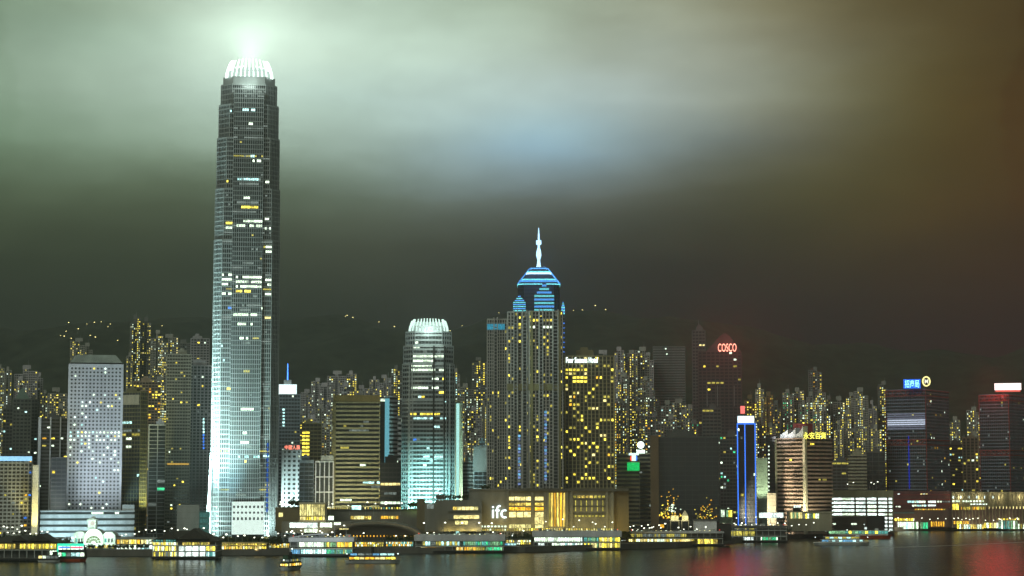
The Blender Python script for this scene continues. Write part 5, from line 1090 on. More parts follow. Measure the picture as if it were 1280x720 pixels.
# ------------------------------------------------------------------ the piers standing in the water
EM['x'] = emat('light_greenish', (.45, 1, .5), .8, .6)
def pier(label, x0, x1, wy, D, levels, roof, dep=34, name='ferry_pier', extra=None):
    """levels: list of (top pixel, bottom pixel, [(xa, xb, key, n)...]); roof: (kind, eave pixel, ridge pixel, material)"""
    b = Box(name, label, 'ferry pier', (x0+x1)/2, D, 0.0); X = lambda px: P(px, wy, D).x - b.o.x; Zp = lambda py: P(0, py, D).z
    m = MB(); m.box(X(x0), X(x1), -2, dep, .9, 2.2, deckm); m.box(X(x0)-.4, X(x1)+.4, -2.5, -2.05, .5, 1.7, black); m.build('deck', b.t)
    pl = MB(); n = int((X(x1)-X(x0))/6)
    for i in range(n+1):
        for y in (0, dep*.5, dep-2): pl.tube((X(x0)+1+(X(x1)-X(x0)-2)*i/n, y, -3), (X(x0)+1+(X(x1)-X(x0)-2)*i/n, y, .9), .5, .5, black, 5)
    pl.build('piling', b.t)
    fr = MB(); cm = mat('pier_frame', (.48, .50, .47), .6); zlow = Zp(levels[-1][1])
    for k, (yt, yb, segs) in enumerate(levels):
        zt, zb = Zp(yt), Zp(yb)
        fr.box(X(x0), X(x1), -.6+.05*k, dep-1, zt, zt+.55, cm)
        fr.box(X(x0)+.6, X(x1)-.6, 5, dep-2, max(2.2, zb), zt-.02, concd)
        nn = max(3, round((X(x1)-X(x0))/5.5))
        for i in range(nn+1):
            x = X(x0)+.4+(X(x1)-X(x0)-.8)*i/nn; fr.box(x-.22, x+.22, -.3, .15, max(2.2, zb), zt-.01, cm)
        if k < len(levels)-1:
            for hh in (.5, 1.0): fr.box(X(x0)+.1, X(x1)-.1, -.44, -.36, zb+hh, zb+hh+.09, cm)
        for xa, xb, key, n_ in segs: b.lit(xa, xb, yt+.45, yb-.3, D+3.2, key, int(n_*1.6), .16, 'lit_bay')
    fr.build('frame', b.t)
    kind, ey, ry, rm = roof; ze, zr = Zp(ey), Zp(ry); r = MB()
    if kind == 'hip':
        ins = min((X(x1)-X(x0))*.28, dep*.45); A = [(X(x0)-1.5, -1.5), (X(x1)+1.5, -1.5), (X(x1)+1.5, dep), (X(x0)-1.5, dep)]
        r.prism(A, ze, ze+.5, rm); r.prism(A, ze+.5, zr, rm, [(X(x0)+ins, dep*.42), (X(x1)-ins, dep*.42), (X(x1)-ins, dep*.55), (X(x0)+ins, dep*.55)])
    else:
        r.box(X(x0)-.8, X(x1)+.8, -1.2, dep, ze, zr, rm)
    r.build('roof', b.t)
    if kind == 'flat':
        u = MB(); k = 0
        while k < (X(x1)-X(x0))/9:
            k += 1; x = SEED.uniform(X(x0)+2, X(x1)-4); w = SEED.uniform(1.2, 4); y = SEED.uniform(2, dep*.6); u.box(x, x+w, y, y+SEED.uniform(1, 3), zr+.01, zr+SEED.uniform(.8, 2.2), SEED.choice((cm, concd, grey)))
        for i in range(int((X(x1)-X(x0))/3)): x = X(x0)+.5+3*i; u.box(x, x+.08, -1, -.92, zr+.01, zr+1.05, steel)
        for px in (x0+4, x1-5): b.lit(px, px+1.1, ry-2.4, ry-1.5, D+2, 'r', 1, 0, 'warning_lamp')
        b.lit(x0+8, x1-8, ry-1.6, ry-.9, D+6, 'wVk', int((x1-x0)/7), .75, 'roof_lamp')
        u.box(X(x0), X(x1), -1.02, -.93, zr+1, zr+1.08, steel); u.build('roof_plant', b.t)
    if extra: extra(b, X, Zp)
    return b
def piers():
    tin = mat('tin_roof', (.58, .58, .60), .5)
    def gab(b, X, Zp):
        for c0, c1 in ((198, 222), (222, 262)):
            g = MB()
            x0, x1, xm = X(c0), X(c1), (X(c0)+X(c1))/2; z0, z1 = Zp(674), Zp(664 if c0 == 198 else 660.5)
            g.add([(x0,-2,z0),(x1,-2,z0),(xm,-2,z1),(x0,24,z0),(x1,24,z0),(xm,24,z1)], [(0,1,2),(5,4,3),(0,3,4,1),(1,4,5,2),(2,5,3,0)], roofm); g.build('gable', b.t)
        for px in (191.5, 205): s = MB(); s.tube((X(px), -1, Zp(675)), (X(px), -1, Zp(667)), .35, .1, steel, 5); s.build('spire', b.t)
        b.lit(191, 220, 675, 678, D_, 'td', 9, .3, 'lit_bay')
    D_ = 1449
    pier('dark gable-roofed pier with bright white lit panels, two storeys', 190, 270, 698, 1450, [(677.5, 682.5, [(191, 222, 'Vwy', 12), (228, 262, 'vd', 6)]), (682.5, 689.5, [(191, 221, 'yVwd', 12), (223, 257, 'W', 3), (258, 269, 'Vy', 2)]), (689.7, 697, [(191, 221, 'ywkd', 12), (223, 257, 'W', 3), (258, 269, 'ct', 2)])], ('hip', 677, 664, roofm), 34, extra=gab)
    def left(b, X, Zp):
        for c0, c1, zt in ((14, 34, 669.5), (36, 62, 667)):
            g = MB()
            x0, x1, xm = X(c0), X(c1), (X(c0)+X(c1))/2; z0, z1 = Zp(676), Zp(zt)
            g.add([(x0,-2,z0),(x1,-2,z0),(xm,-2,z1),(x0,24,z0),(x1,24,z0),(xm,24,z1)], [(0,1,2),(5,4,3),(0,3,4,1),(1,4,5,2),(2,5,3,0)], roofm); g.build('gable', b.t)
    pier('unlit black pier with yellow upper strip near left edge', -24, 72, 702, 1418, [(679.5, 686, [(-20, 19, 'yvd', 14), (25, 70, 'yyvd', 18)]), (688, 700, [(62, 71, 'w', 2)])], ('hip', 679, 671, roofm), 32, extra=left)
    def curve(b, X, Zp):
        r = MB(); n = 10; pts = []
        for i in range(n+1): pts.append((X(364)+(X(410)-X(364))*i/n, Zp(676)+(Zp(668)-Zp(676))*math.sin(math.pi*(.15+.35*i/n))))
        vs = [(x, y, z+dz) for y in (-1.5, 26) for dz in (0, .6) for x, z in pts]; N_ = n+1; fs = []
        for i in range(n): fs += [(i,i+1,2*N_+i+1,2*N_+i),(N_+i+1,N_+i,3*N_+i,3*N_+i+1),(i+1,i,N_+i,N_+i+1),(2*N_+i,2*N_+i+1,3*N_+i+1,3*N_+i)]
        r.add(vs, fs, tin); r.build('curved_roof', b.t)
        for px in (372, 388, 404, 420): spot(P(px, 678, 1478), P(px, 671, 1490), 4e3, 120, (.8, .95, 1))
    pier('pier with grey curved roof and cyan-white halls beside small twin-lamp ferry', 362, 441, 695, 1506, [(677.5, 684, [(374, 405, 'Www', 9), (406, 420, 'xyd', 5), (421, 440, 'oyd', 7)]), (686.5, 693.5, [(364, 375, 'u', 3), (376, 408, 'Wc', 7), (409, 440, 'xgtd', 9)])], ('flat', 677, 672, tin), 30, extra=curve)
    pier('grey-roofed pier with orange-glowing lower hall and green-lit glass end', 519, 630, 690.5, 1590, [(676.5, 682, [(528, 575, 'kcd', 9), (579, 628, 'xxgt', 12)]), (683.5, 689.5, [(526, 579, 'oYoV', 12), (580, 606, 'odv', 6), (607, 628, 'xg', 5)])], ('flat', 676, 669, tin), 32)
    pier('white-lit pier with yellow-green glass end right of dome tree', 667, 776, 687, 1662, [(671.5, 677, [(668, 728, 'wwW', 14), (730, 748, 'xt', 5), (749, 775, 'xyV', 5)]), (678.5, 685.5, [(672, 681, 'W', 1), (690, 728, 'wWc', 8), (730, 748, 'xyV', 5), (749, 775, 'yYd', 5)])], ('flat', 671, 664, tin), 32)
    pier('long low pier with lamp-lined roof and warm lower windows right of yellow-green glass end', 785, 904, 682, 1776, [(667, 671.5, [(788, 858, 'ddk', 18)]), (673.5, 680, [(786, 868, 'vVwYd', 22), (872, 897, 'vy', 6)])], ('flat', 666.5, 664.5, tin), 34)
    b = Box('ferry_pier', 'big unlit blocky hall on end of long low pier', 'hall', 872, 1790, 2.3)
    m = MB(); b.r(m, 869, 896, 651, 676, 1790.5, 20, mat('tin_roof', (.33, .33, .35))); b.r(m, 895.7, 914, 655, 676, 1793, 18, dark); b.r(m, 868, 897, 649.6, 651, 1789.5, 22, concd); m.build('wall', b.t); b.t.name = 'waterside_hall'
    pier('dim grey terminal with green lamps and slotted wall', 908, 984, 677.5, 1898, [(660, 662, [(918, 946, 'wkd', 6)]), (663.5, 670, [(912, 944, 'd', 3)]), (671, 676.5, [(929, 942, 'W', 2), (951, 972, 'xgw', 9)])], ('flat', 659.5, 657.5, concd), 30)
    b = Box('terminal_hall', 'dark unlit terminal shed below dazzling white-floored office', 'hall', 1060, 2140)
    m = MB(); b.r(m, 1040, 1105, 646, 664, 2140.5, 26, mat('shed_brown', (.12, .10, .08))); b.r(m, 1084, 1106, 645, 664, 2137, 10, dark); b.r(m, 1000, 1041, 650, 668, 2100, 20, dark); m.build('wall', b.t)
    b.lit(1037, 1045, 654, 656, 2099.7, 'w', 2); b.lit(1064, 1071, 654, 656, 2140.2, 'w', 2); b.lit(1080, 1093, 659, 661.5, 2140.2, 'wW', 3, .3)
    # big terminal on the right
    b = Box('ferry_terminal', 'wide red-framed ferry terminal with white lamp rows under twin glass towers', 'ferry terminal', 1200, 2420)
    m = MB(); b.r(m, 1117, 1190, 614, 640, 2421, 60, mat('terminal_maroon', (.17, .07, .07))); b.r(m, 1117, 1192, 637, 664, 2415, 60, mat('terminal_brown', (.16, .10, .08)))
    b.r(m, 1189.7, 1300, 615, 634, 2418, 60, stone_t := mat('terminal_tan', (.30, .26, .15))); b.r(m, 1189.7, 1300, 634, 664, 2412, 50, mat('terminal_brown', (.16, .10, .08)))
    for y in (618, 624, 629.5): b.r(m, 1117, 1189, y, y+1, 2420.3, .8, red)
    for i in range(26): b.r(m, 1190+4.2*i, 1190.7+4.2*i, 616, 660, 2410.5, 1.2, mat('terminal_tan', (.30, .26, .15)))
    for y in (640.5,): b.r(m, 1117.5, 1143, y, y+1.2, 2413.5, 2, teal)
    m.build('wall', b.t)
    b.lit(1119, 1126, 632.5, 634, 2420.6, 'w', 2, .3); b.lit(1134, 1157, 626, 628.5, 2420.6, 'wc', 8, .12); b.lit(1160, 1170, 626, 628.5, 2420.6, 'W', 2, .05); b.lit(1171, 1188, 626, 628, 2420.6, 'wk', 5, .3)
    b.lit(1140, 1158, 631, 633, 2420.6, 'wc', 6, .2); b.lit(1160, 1170, 630.8, 632.8, 2420.6, 'W', 2, .05); b.lit(1143, 1182, 636, 637.5, 2414.5, 'vdo', 12, .35); b.lit(1150, 1160, 617, 618.5, 2420.6, 'Yw', 3, .3); b.lit(1122, 1125, 617, 618.5, 2420.6, 'W', 1)
    b.lit(1190, 1200, 625.5, 627.5, 2417.5, 'w', 3, .2); b.lit(1202, 1230, 625.5, 627.5, 2417.5, 'wwk', 8, .25); b.lit(1190.5, 1199, 630, 637, 2411.5, 'y', 2, .05); b.lit(1213, 1234, 629.5, 631, 2417.5, 'Ww', 6, .15); b.lit(1201, 1233, 633.5, 637, 2411.5, 'voyd', 14, .35)
    for i, px in enumerate((1191.5, 1201, 1211, 1221, 1231, 1241)): b.lit(px-.8, px+.8, 620, 623, 2417, 'W', 1, 0, 'wall_lamp')
    for i in range(15): px = 1236.5+4.3*i; b.lit(px-.7, px+.7, 633, 636, 2411, 'Y', 1, 0, 'wall_lamp')
    b.lit(1122, 1148, 652.5, 661, 2414.5, 'wxwc', 10, .25); b.lit(1150, 1160, 653, 661, 2414.5, 'xg', 3, .2); b.lit(1163, 1181, 652, 658, 2414.5, 'o', 6, .45); b.lit(1118, 1142, 648, 651, 2414.5, 'yd', 7, .3)
    b.lit(1192, 1212, 651.5, 655, 2411.5, 'oy', 6, .2); b.lit(1196, 1230, 655.5, 661, 2411.5, 'vwyc', 12, .3); b.lit(1230, 1248, 653.5, 660, 2411.5, 'yVw', 6, .2); b.lit(1248, 1272, 651, 661, 2411.5, 'xtw', 8, .25); b.lit(1272, 1290, 655, 661, 2411.5, 'wd', 6, .4)
    b.lit(1246, 1275, 648, 650, 2411.5, 'yv', 8, .3)
    for px in (1128, 1145, 1208, 1225, 1250, 1268): b.light(px, 660, 2396, 5e3, (1, .9, .6))
    for px in (1200, 1225, 1250, 1275): b.light(px, 622, 2408, 6e3, (1, .9, .55))
piers()

# stalls and shelters on the promenade in the gaps between the piers
def stalls():
    for x0, x1, D, label, k in ((443, 480, 1600, 'row of lamp-lit stalls right of curved-roofed pier', 'ovdyw'), (482, 517, 1608, 'row of lamp-lit stalls left of orange-glowing pier', 'owvtw'), (632, 664, 1660, 'row of lamp-lit stalls between orange-glowing and white-lit piers', 'wvdyV'),
                                (73, 92, 1570, 'row of stalls behind teal-neon ferry', 'wtvy'), (218, 236, 1556, 'short glazed shelter behind gable-roofed pier', 'wyV'), (336, 362, 1565, 'row of lamp-lit stalls behind small twin-lamp ferry', 'wvoyV')):
        b = Box('market_stalls', label, 'stalls', (x0+x1)/2, D); m = MB(); g_ = 610 + 46*F/D*1.0
        b.r(m, x0, x1, g_-7.2, g_-6.2, D-1, 8, concd); b.r(m, x0+.3, x1-.3, g_-6.2, g_, D+4, 3, concd)
        n = int((x1-x0)/2.6)
        for i in range(n+1): x = x0+(x1-x0-.4)*i/n; b.r(m, x, x+.35, g_-6.2, g_, D-.6, .5, conc)
        m.build('frame', b.t); b.lit(x0+.5, x1-.5, g_-5.8, g_-3.4, D+3.6, k, n*2, .35); b.lit(x0+.5, x1-.5, g_-3, g_-.6, D+3.6, k+'d', n, .4)
stalls()
# small lit pavilions and things behind the long low pier
def small_pavilions():
    for x0, x1, yt, yb, label in ((837.5, 849.5, 643.5, 650, 'small glowing square kiosk left of domed kiosk'), (851.5, 861.5, 639, 650, 'small glowing kiosk with pointed dome')):
        b = Box('kiosk', label, 'kiosk', (x0+x1)/2, 1836); m = MB(); b.r(m, x0, x1, 650, 651.5, 1835.5, 8, cream); b.r(m, x0+1, x1-1, 644.5, 650, 1837, 5, cream)
        for x in (x0+.4, x1-1.2): b.r(m, x, x+.8, 650, 662, 1836, 1, cream)
        if yt < 641:
            X0, X1 = P(x0+1, 645, 1836).x-b.o.x, P(x1-1, 645, 1836).x-b.o.x; z = P(0, 644.5, 1836).z-4; m.prism([(X0,1.2),(X1,1.2),(X1,6.5),(X0,6.5)], z, P(0, 638, 1836).z-4, cream, [((X0+X1)/2-.2,3.7),((X0+X1)/2+.2,3.7),((X0+X1)/2+.2,4),((X0+X1)/2-.2,4)])
        m.build('wall', b.t); b.lit(x0+1.4, x1-1.4, 645, 650, 1836.7, 'V', 2, .1); b.light((x0+x1)/2, 648, 1830, 2.5e3, (1, .95, .6), .6)
    b = Box('office_block', 'small green-lit block left of white sign at foot of blue-neon tower', 'building', 906, 1960); m = MB(); b.r(m, 899, 916, 636, 660, 1960.6, 12, mat('pale_green', (.32, .40, .30))); m.build('wall', b.t); b.lit(901, 906, 637.5, 646, 1960.4, 'w', 1); b.lit(908, 915, 638, 646, 1960.4, 'xy', 3)
    b = Box('billboard', 'long low white-lit board right of blue-neon tower foot', 'billboard', 964, 2000); m = MB(); b.r(m, 948, 980, 640.5, 647.5, 2000.4, 1.2, white)
    for x in (951, 963, 976): b.r(m, x, x+.8, 647.5, 668, 2000.8, .6, dark)
    m.build('frame', b.t); b.lit(949, 979, 641, 647, 2000.2, 'W', 6, .03)
    b = Box('shop_block', 'low yellow-lit shop block at foot of brown banded tower', 'shop', 1005, 2020); m = MB(); b.r(m, 986, 1040, 641, 664, 2020.6, 14, beige); b.r(m, 985, 1041, 639.6, 641, 2019.4, 16, cream); m.build('wall', b.t)
    b.lit(988, 1003, 640.6, 648, 2019.2, 'VYx', 6, .2); b.lit(1004, 1024, 642, 648, 2020.3, 'xywk', 8, .3); b.lit(992, 1001, 631.5, 634.5, 2024, 'W', 4, .25)
    m = MB(); b.r(m, 991, 1002, 634.6, 639.6, 2024.2, .5, dark); m.build('sign_frame', b.t)
small_pavilions()
# ------------------------------------------------------------------ boats
def hull(mb, L, B, Hh, m, bow=.16, stern=.16, z0=-.4):
    n = 12; prof = []
    for i in range(n+1):
        t = i/n; x = -L/2+L*t; k = 1
        if t < stern: k = (t/stern)**.6
        if t > 1-bow: k = ((1-t)/bow)**.6
        prof.append((x, max(.04, k)*B/2, Hh*(1 + .25*abs(2*t-1)**3)))
    vs = []
    for x, hb, z in prof: vs += [(x*.94, -hb*.7, z0), (x*.94, hb*.7, z0), (x, -hb, z), (x, hb, z)]
    fs = []
    for i in range(n):
        a, b = 4*i, 4*i+4; fs += [(a, b, b+2, a+2), (b+1, a+1, a+3, b+3), (a+2, b+2, b+3, a+3), (a+1, b+1, b, a)]
    fs += [(0, 2, 3, 1), (4*n+1, 4*n+3, 4*n+2, 4*n)]; mb.add(vs, fs, m)
def ferry(label, px, wy, L, B, decks, hm, upper, rot=0, funnel=True, name='ferry', hh=1.6, lamp='W', extras=None):
    """decks: list of (length share, height, key, panes)"""
    D = CAMZ*ray(px, wy).y/-ray(px, wy).z; p = P(px, wy, D)
    t = thing(name, label, 'ferry', (p.x, D, 0), rot); h = MB(); hull(h, L, B, hh, hm); h.build('hull', t)
    z = hh+.05
    for k, (sh, dh, key, n) in enumerate(decks):
        l = L*sh; c = MB(); c.box(-l/2, l/2, -B*.42+.5, B*.42-.5, z, z+dh, dark); c.box(-l/2-.5, l/2+.5, -B*.45, B*.45, z+dh, z+dh+.25, upper)
        c.box(-l/2, l/2, -B*.42, -B*.42+.12, z, z+dh*.32, upper); c.box(-l/2, l/2, B*.42-.12, B*.42, z, z+dh*.32, upper)
        for i in range(n+1): x = -l/2+l*i/n; c.box(x-.1, x+.1, -B*.42+.02, -B*.42+.2, z+dh*.3, z+dh, upper)
        c.build('deck_cabin', t)
        for i in range(n):
            for key_ in SEED.choice(key): pane(t, -l/2+l*(i+.5)/n, -B*.42+.45, z+dh*.66, l/n*.86, dh*.56, key_, name='lit_window')
            if abs(rot) > .6: pane(t, -l/2 if rot > 0 else l/2, -B*.3+B*.6*(i+.5)/n, z+dh*.62, B*.6/n*.8, dh*.5, SEED.choice(key), rot=-math.pi/2 if rot > 0 else math.pi/2)
        z += dh+.25
    w = MB()
    for s in ((-1, 1) if funnel else (1,)): x = s*L*.28; w.box(x-1.5, x+1.5, -1.6, 1.6, z, z+2.1, upper); w.box(x-1.7, x+1.7, -1.8, 1.8, z+2.1, z+2.3, dark)
    w.build('wheelhouse', t)
    if funnel: f = MB(); f.lathe([(1.1, z), (1.0, z+3.4), (1.15, z+3.5), (1.15, z+3.9)], dark, 10); f.build('funnel', t)
    m = MB(); m.tube((L*.1, 0, z), (L*.1, 0, z+5.2), .14, .08, steel, 5); m.build('mast', t)
    for x, zz in ((L*.1, z+5.2), (-L*.46, z-1.2), (L*.46, z-1.2)):
        a = MB(); a.lathe([(.1, zz), (.42, zz+.3), (.42, zz+.7), (.1, zz+1)], EM[lamp if x != L*.1 else 'W'], 7, (x, 0)); a.build('deck_lamp', t)
    if extras: extras(t, z, L, B)
    return t
def boats():
    ferry('small double-deck ferry seen end-on with two glowing yellow windows, in open water', 363, 712.5, 20, 8.5, [(.86, 2.5, 'yYo', 6), (.7, 2.2, 'kd', 5)], hullw, hullg, R(70), hh=1.8)
    ferry('dark low ferry with two yellow-lit saloons side-on in open water', 465.5, 704, 37, 8.6, [(.84, 2.5, ['y', 'y', 'o', 'c', 'Y'], 9), (.8, 2.2, ['u', 'k', 'c'], 6)], hullw, concd, R(2), hh=1.7)
    def neon(t, z, L, B):
        n = MB(); tl = emat('neon_teal', (.05, .9, .55), 1.4, .2)
        n.box(-L*.46, L*.46, -B*.47, -B*.44, z-.5, z+1.2, tl); n.box(-L*.47, -L*.42, -B*.47, -B*.44, 2, z-.5, tl); n.build('teal_neon', t)
        r = MB(); r.box(-L*.40, -.5, -B*.48, -B*.46, z-1.9, z-1.0, EM['b']); r.box(.5, L*.42, -B*.48, -B*.46, z-1.9, z-1.0, emat('neon_pink', (1, .08, .2), 1.4, .2)); r.build('stripe_neon', t)
    ferry('ferry outlined in teal neon with blue and pink stripes', 90, 702, 20, 9, [(.95, 4.4, ['w', 'k', 'c', 'g'], 6), (.9, 4.2, ['w', 'c', 'W'], 6)], hullr, dark, R(-4), funnel=False, hh=2.0, extras=neon)
    ferry('low white-cabined launch moored between black pier and teal-neon ferry', 61, 702.5, 15, 6, [(.9, 3.2, ['w', 'k', 'Y'], 5)], hullw, dark, 0, funnel=False, name='launch', hh=1.2)
    ferry('dark moored boat with cool blue-white deck lamps at end of orange-glowing pier', 638, 690, 15, 6, [(.8, 2.6, ['u', 'c', 'w'], 5), (.6, 2.3, ['c', 'u'], 4)], hullg, hullw, 0, funnel=False, name='launch')
    ferry('low black-hulled boat moored before white-lit pier', 700, 686.3, 25, 6.5, [(.8, 2.2, ['t', 'c', 'k'], 8)], black, dark, 0, funnel=False, name='launch')
    ferry('small white boat moored in gap right of yellow-green glass pier', 786, 681.5, 13, 5.5, [(.8, 2.6, ['W', 'w'], 4)], hullw, hullw, 0, funnel=False, name='launch')
    ferry('large orange-hulled ferry with teal and yellow lit saloon, behind low catamaran', 1072, 673.5, 68, 13, [(.86, 4.6, ['t', 't', 'x', 't', 't', 'x', 'Y', 'y'], 18)], hullr, hullw, 0, funnel=False, hh=3.4)
    def cat(t, z, L, B):
        b = MB(); b.add([(-L*.5, -B*.4, 1.8), (-L*.5, B*.4, 1.8), (-L*.3, -B*.4, 3.6), (-L*.3, B*.4, 3.6), (-L*.3, -B*.4, 1.8), (-L*.3, B*.4, 1.8)], [(0,2,3,1),(0,4,2),(1,3,5),(0,1,5,4)], hullw); b.build('bow_deck', t)
    ferry('white fast catamaran with two rows of blue-white windows', 1052, 681.5, 50, 11, [(.72, 2.6, ['c', 'u', 'k'], 12), (.6, 2.3, ['u', 'c', 'd'], 8)], hullw, hullw, 0, funnel=False, name='catamaran', hh=2.2, extras=cat)
    ferry('small blue-lit launch moored at right terminal', 1212, 661.5, 26, 8, [(.7, 3, ['u', 'b', 'w'], 6)], black, dark, 0, funnel=False, name='launch')
    ferry('dark launch with warm lamps moored near right edge', 1265, 661, 26, 8, [(.7, 3, ['w', 'd', 'Y'], 5)], black, dark, 0, funnel=False, name='launch')
    w = MB(); fm = mat('wake_foam', (.34, .36, .34), .6)
    pts = [(1090, 684.6), (1140, 683.6), (1200, 681.5), (1250, 679.2), (1300, 676.5)]; g = []
    for px, py in pts:
        r = ray(px, py); D = CAMZ*r.y/-r.z; g.append(P(px, py, D))
    vs = []
    for i, p in enumerate(g): vs += [(p.x, p.y-6, .03), (p.x, p.y+6, .03)]
    w.add(vs, [(2*i, 2*i+2, 2*i+3, 2*i+1) for i in range(len(g)-1)], fm); tag(w.build('boat_wake'), kind='structure')
boats()
# ------------------------------------------------------------------ trees, lamps
def tree_mesh(i, H, Rr, n):
    rng = random.Random(40+i); tk = MB(); th = H*.34
    tk.tube((0,0,-.3), (rng.uniform(-.2,.2), 0, th), H*.035, H*.022, bark, 6); limbs = []
    for k in range(5):
        a = k*1.26+rng.uniform(-.3, .3); e = (math.cos(a)*Rr*.55, math.sin(a)*Rr*.55, th+H*rng.uniform(.18, .38)); tk.tube((0,0,th*.92), e, H*.018, H*.007, bark, 5); limbs.append(e)
    cr = MB(); cl = [(rng.gauss(0, Rr*.42), rng.gauss(0, Rr*.42), th+H*.33+rng.gauss(0, H*.14), rng.uniform(.5, 1)) for _ in range(16)] + [(*e, .8) for e in limbs]
    for _ in range(n):
        cx, cy, cz, s = rng.choice(cl); v = Vector((rng.gauss(0,1), rng.gauss(0,1), rng.gauss(0,.8))).normalized()*Rr*.36*s*rng.uniform(.6, 1.05)
        p = Vector((cx, cy, cz))+v; q = Vector((rng.gauss(0,1), rng.gauss(0,1), rng.gauss(0,1))).normalized(); u = q.orthogonal().normalized(); w_ = q.cross(u); l = rng.uniform(.35, .75)
        cr.add([p-u*l, p-w_*l*.6, p+u*l, p+w_*l*.6], [(0,1,2,3)], leaf if rng.random() < .7 else leafl)
    return tk, cr
TREES = [tree_mesh(0, 10, 5, 700), tree_mesh(1, 8, 4.2, 560), tree_mesh(2, 13, 7.5, 1000), tree_mesh(3, 6, 3.4, 420)]
TOBJ = {}
def tree(k, px, D, label, s=1.0, z=4.0, group='trees along the waterfront'):
    t = thing('tree', label, 'tree', (P(px, 660, D).x, D, z), SEED.uniform(0, 6), group); t.scale = (s, s, s*SEED.uniform(.92, 1.08))
    if k not in TOBJ: a, b = TREES[k]; TOBJ[k] = (a.build('trunk', t), b.build('crown', t)); return
    for o in TOBJ[k]: c = o.copy(); COL.objects.link(c); c.parent = t
def trees():
    for px in (276, 283, 290, 297, 305, 312, 320, 327): tree(SEED.choice((0, 1)), px, 1590+SEED.uniform(-8, 8), 'dark bushy tree in the row at foot of tallest skyscraper', .95)
    for px in (338, 346): tree(2, px, 1556, 'broad round dark tree right of yellow-lit arcade', .8)
    for px in (248, 262, 270, 236): tree(1, px, 1620, 'dark tree showing over gable-roofed pier roof', 1.0)
    for px in (488, 498, 508, 517): tree(2, px, 1645, 'dark round tree under right end of dark arched hall', .72)
    for px in (535, 545, 556, 567, 577, 588): tree(2, px, 1668, 'dark domed tree behind orange-glowing pier', .78)
    for px in (640, 648, 656, 664): tree(2, px, 1672, 'dark tree in clump right of orange-glowing pier', .72)
    for px in (690, 700, 710, 724, 736, 748, 760): tree(1, px, 1722, 'small dark tree before yellow-lit mall', .8)
    for px in (776, 783): tree(2, px, 1760, 'dark tree left of long low pier', .75)
    for px in (825, 832, 868, 876): tree(1, px, 1850, 'dark tree near glowing kiosks', 1.0)
    for px in (956, 966, 975, 984): tree(1, px, 1985, 'dark tree before white-lit board', 1.05)
    for px in (2, 10, 20, 30, 42, 52, 58): tree(0, px, 1640, 'dark tree behind black left pier', .95)
    for px in (66, 76, 84, 150, 160, 170, 182): tree(1, px, 1640, 'dark tree before white low block', .85)
    for i, px in enumerate((364, 369, 373)): tree(3, px, 1738, 'small tree on terrace beside yellow glass hall', 1.0, P(0, 634, 1738).z, 'trees on the terrace')
    for px in (519, 524, 514): tree(3, px, 1742, 'green-lit tree on terrace at foot of claw tower', .9, P(0, 636, 1742).z, 'trees on the terrace')
    spot(P(519, 640, 1732), P(519, 630, 1742), 3e3, 120, (.6, 1, .3), .8, 1)
    for px in range(556, 614, 6): tree(3, px, 1752, 'shrub-like tree on mall roof edge', .7, P(0, 625 if px < 600 else 613, 1741).z, 'trees on the mall roof')
    for px in range(648, 770, 9): tree(3, px+SEED.uniform(-2, 2), 1712, 'low dark shrub-like tree along mall forecourt', .75, 4, 'shrubs along the forecourt')
    for px in range(112, 190, 6): tree(3, px+SEED.uniform(-2, 2), 1546, 'small dark tree along lit promenade hall', .62)
trees()
def lamps():
    pm = MB(); pm.lathe([(.22, 0), (.12, 1), (.09, 9)], steel, 6); pm.tube((0,0,8.9), (1.5,0,9.4), .07, .06, steel, 5)
    hm = MB(); hm.lathe([(.15, 9.0), (.62, 9.2), (.62, 9.6), (.15, 9.8)], emat('street_lamp_light', (.95, 1, .78), 5, .3), 8, (1.5, 0))
    po, ho = pm.build('pole'), hm.build('lamp_head'); first = True
    for spec in LAMPS:
        px, D, label, z = spec
        t = thing('street_lamp', label, 'street lamp', (P(px, 660, D).x, D, z), SEED.choice((0, math.pi, .4, -.5)), 'lamp posts along the waterfront')
        for o in (po, ho):
            c = o if first else o.copy()
            if not first: COL.objects.link(c)
            c.parent = t
        first = False; k = SEED.uniform(.85, 1.2); t.scale = (k, k, k)
LAMPS = []
for px in (270, 277, 286, 295, 303, 316, 326, 334): LAMPS.append((px, 1565, 'lamp post above yellow-lit arcade', 4))
for px in (354, 365, 400, 408, 418, 428, 452): LAMPS.append((px, 1640, 'lamp post before lit shop band left of dark arch', 4))
for px in (497, 505, 532, 540, 558): LAMPS.append((px, 1640, 'lamp post between dark arch and orange-glowing pier', 4))
for px in (608, 614, 628, 643, 652): LAMPS.append((px, 1700, 'lamp post below white mall letters', 4))
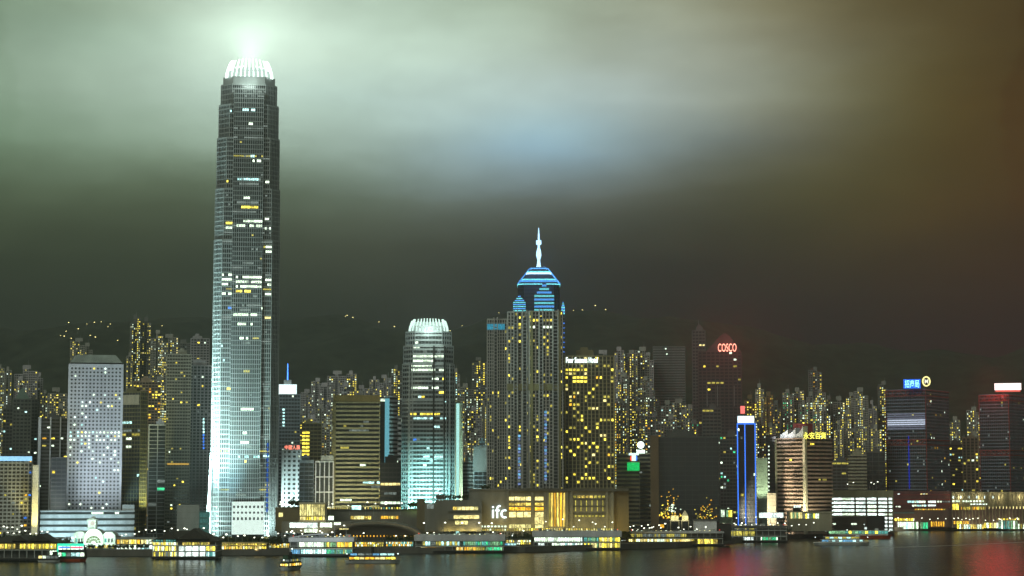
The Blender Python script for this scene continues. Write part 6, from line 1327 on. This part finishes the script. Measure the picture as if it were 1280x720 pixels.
for px in (686, 692, 700, 709, 716, 727, 739, 748, 757, 770): LAMPS.append((px, 1715, 'lamp post on yellow-lit mall forecourt', 4))
for px in (715, 742, 758): LAMPS.append((px, 1735, 'tall lamp post against mall columns', 9))
for px in (786, 794, 800, 808, 815, 822, 834): LAMPS.append((px, 1800, 'lamp post at left end of long low pier', 8))
for px in (846, 853, 861, 869, 880): LAMPS.append((px, 1785, 'lamp post on long low pier roof', 6))
for px in (902, 918, 925, 931, 938): LAMPS.append((px, 1930, 'lamp post behind dim grey terminal', 6))
for px in (1062, 1066, 1088, 1092, 1096): LAMPS.append((px, 2170, 'roof lamp post on dazzling white-floored office', P(0, 612, 2170).z-3))
for px in (2, 7, 13, 20, 25): LAMPS.append((px, 1600, 'white lamp post behind black left pier', 10))
for px in (48, 136, 142, 150, 160, 166): LAMPS.append((px, 1625, 'lamp post near clock-towered hall', 4))
for px in (1141, 1200, 1206, 1215, 1249, 1251, 1270): LAMPS.append((px, 2402, 'lamp post on right terminal quay', 4))
for px in (348, 352, 382, 413, 437, 457, 467, 480, 500): LAMPS.append((px, 1742, 'lamp post on long roof terrace', P(0, 636.5, 1742).z-5))
for a, b, D, py, lab in ((368, 440, 1515, 672, 'curved-roofed pier'), (522, 628, 1600, 669, 'orange-glowing pier'), (670, 774, 1672, 664, 'white-lit pier'), (912, 982, 1906, 657.5, 'dim grey terminal')):
    for i in range(5): px = a+(b-a)*(i+.5)/5; LAMPS.append((px, D, 'lamp post on roof of '+lab, P(0, py, D).z-1))
for px in range(8, 60, 7): LAMPS.append((px, 1690, 'lamp post before grey block with glowing roof strip', 4))
for px in range(172, 262, 8): LAMPS.append((px, 1690, 'lamp post on street behind gable-roofed pier', 6))
for px in range(350, 400, 6): LAMPS.append((px, 1700, 'lamp post at foot of yellow glass hall', 4))
for px in range(775, 830, 7): LAMPS.append((px, 1860, 'lamp post at foot of green-screened block', 4))
for px in range(880, 1020, 9): LAMPS.append((px, 1960, 'lamp post at foot of blue-neon tower', 6))
for px in range(1118, 1280, 10): LAMPS.append((px+3, 2404, 'lamp post on wide terminal quay', 4))
lamps()
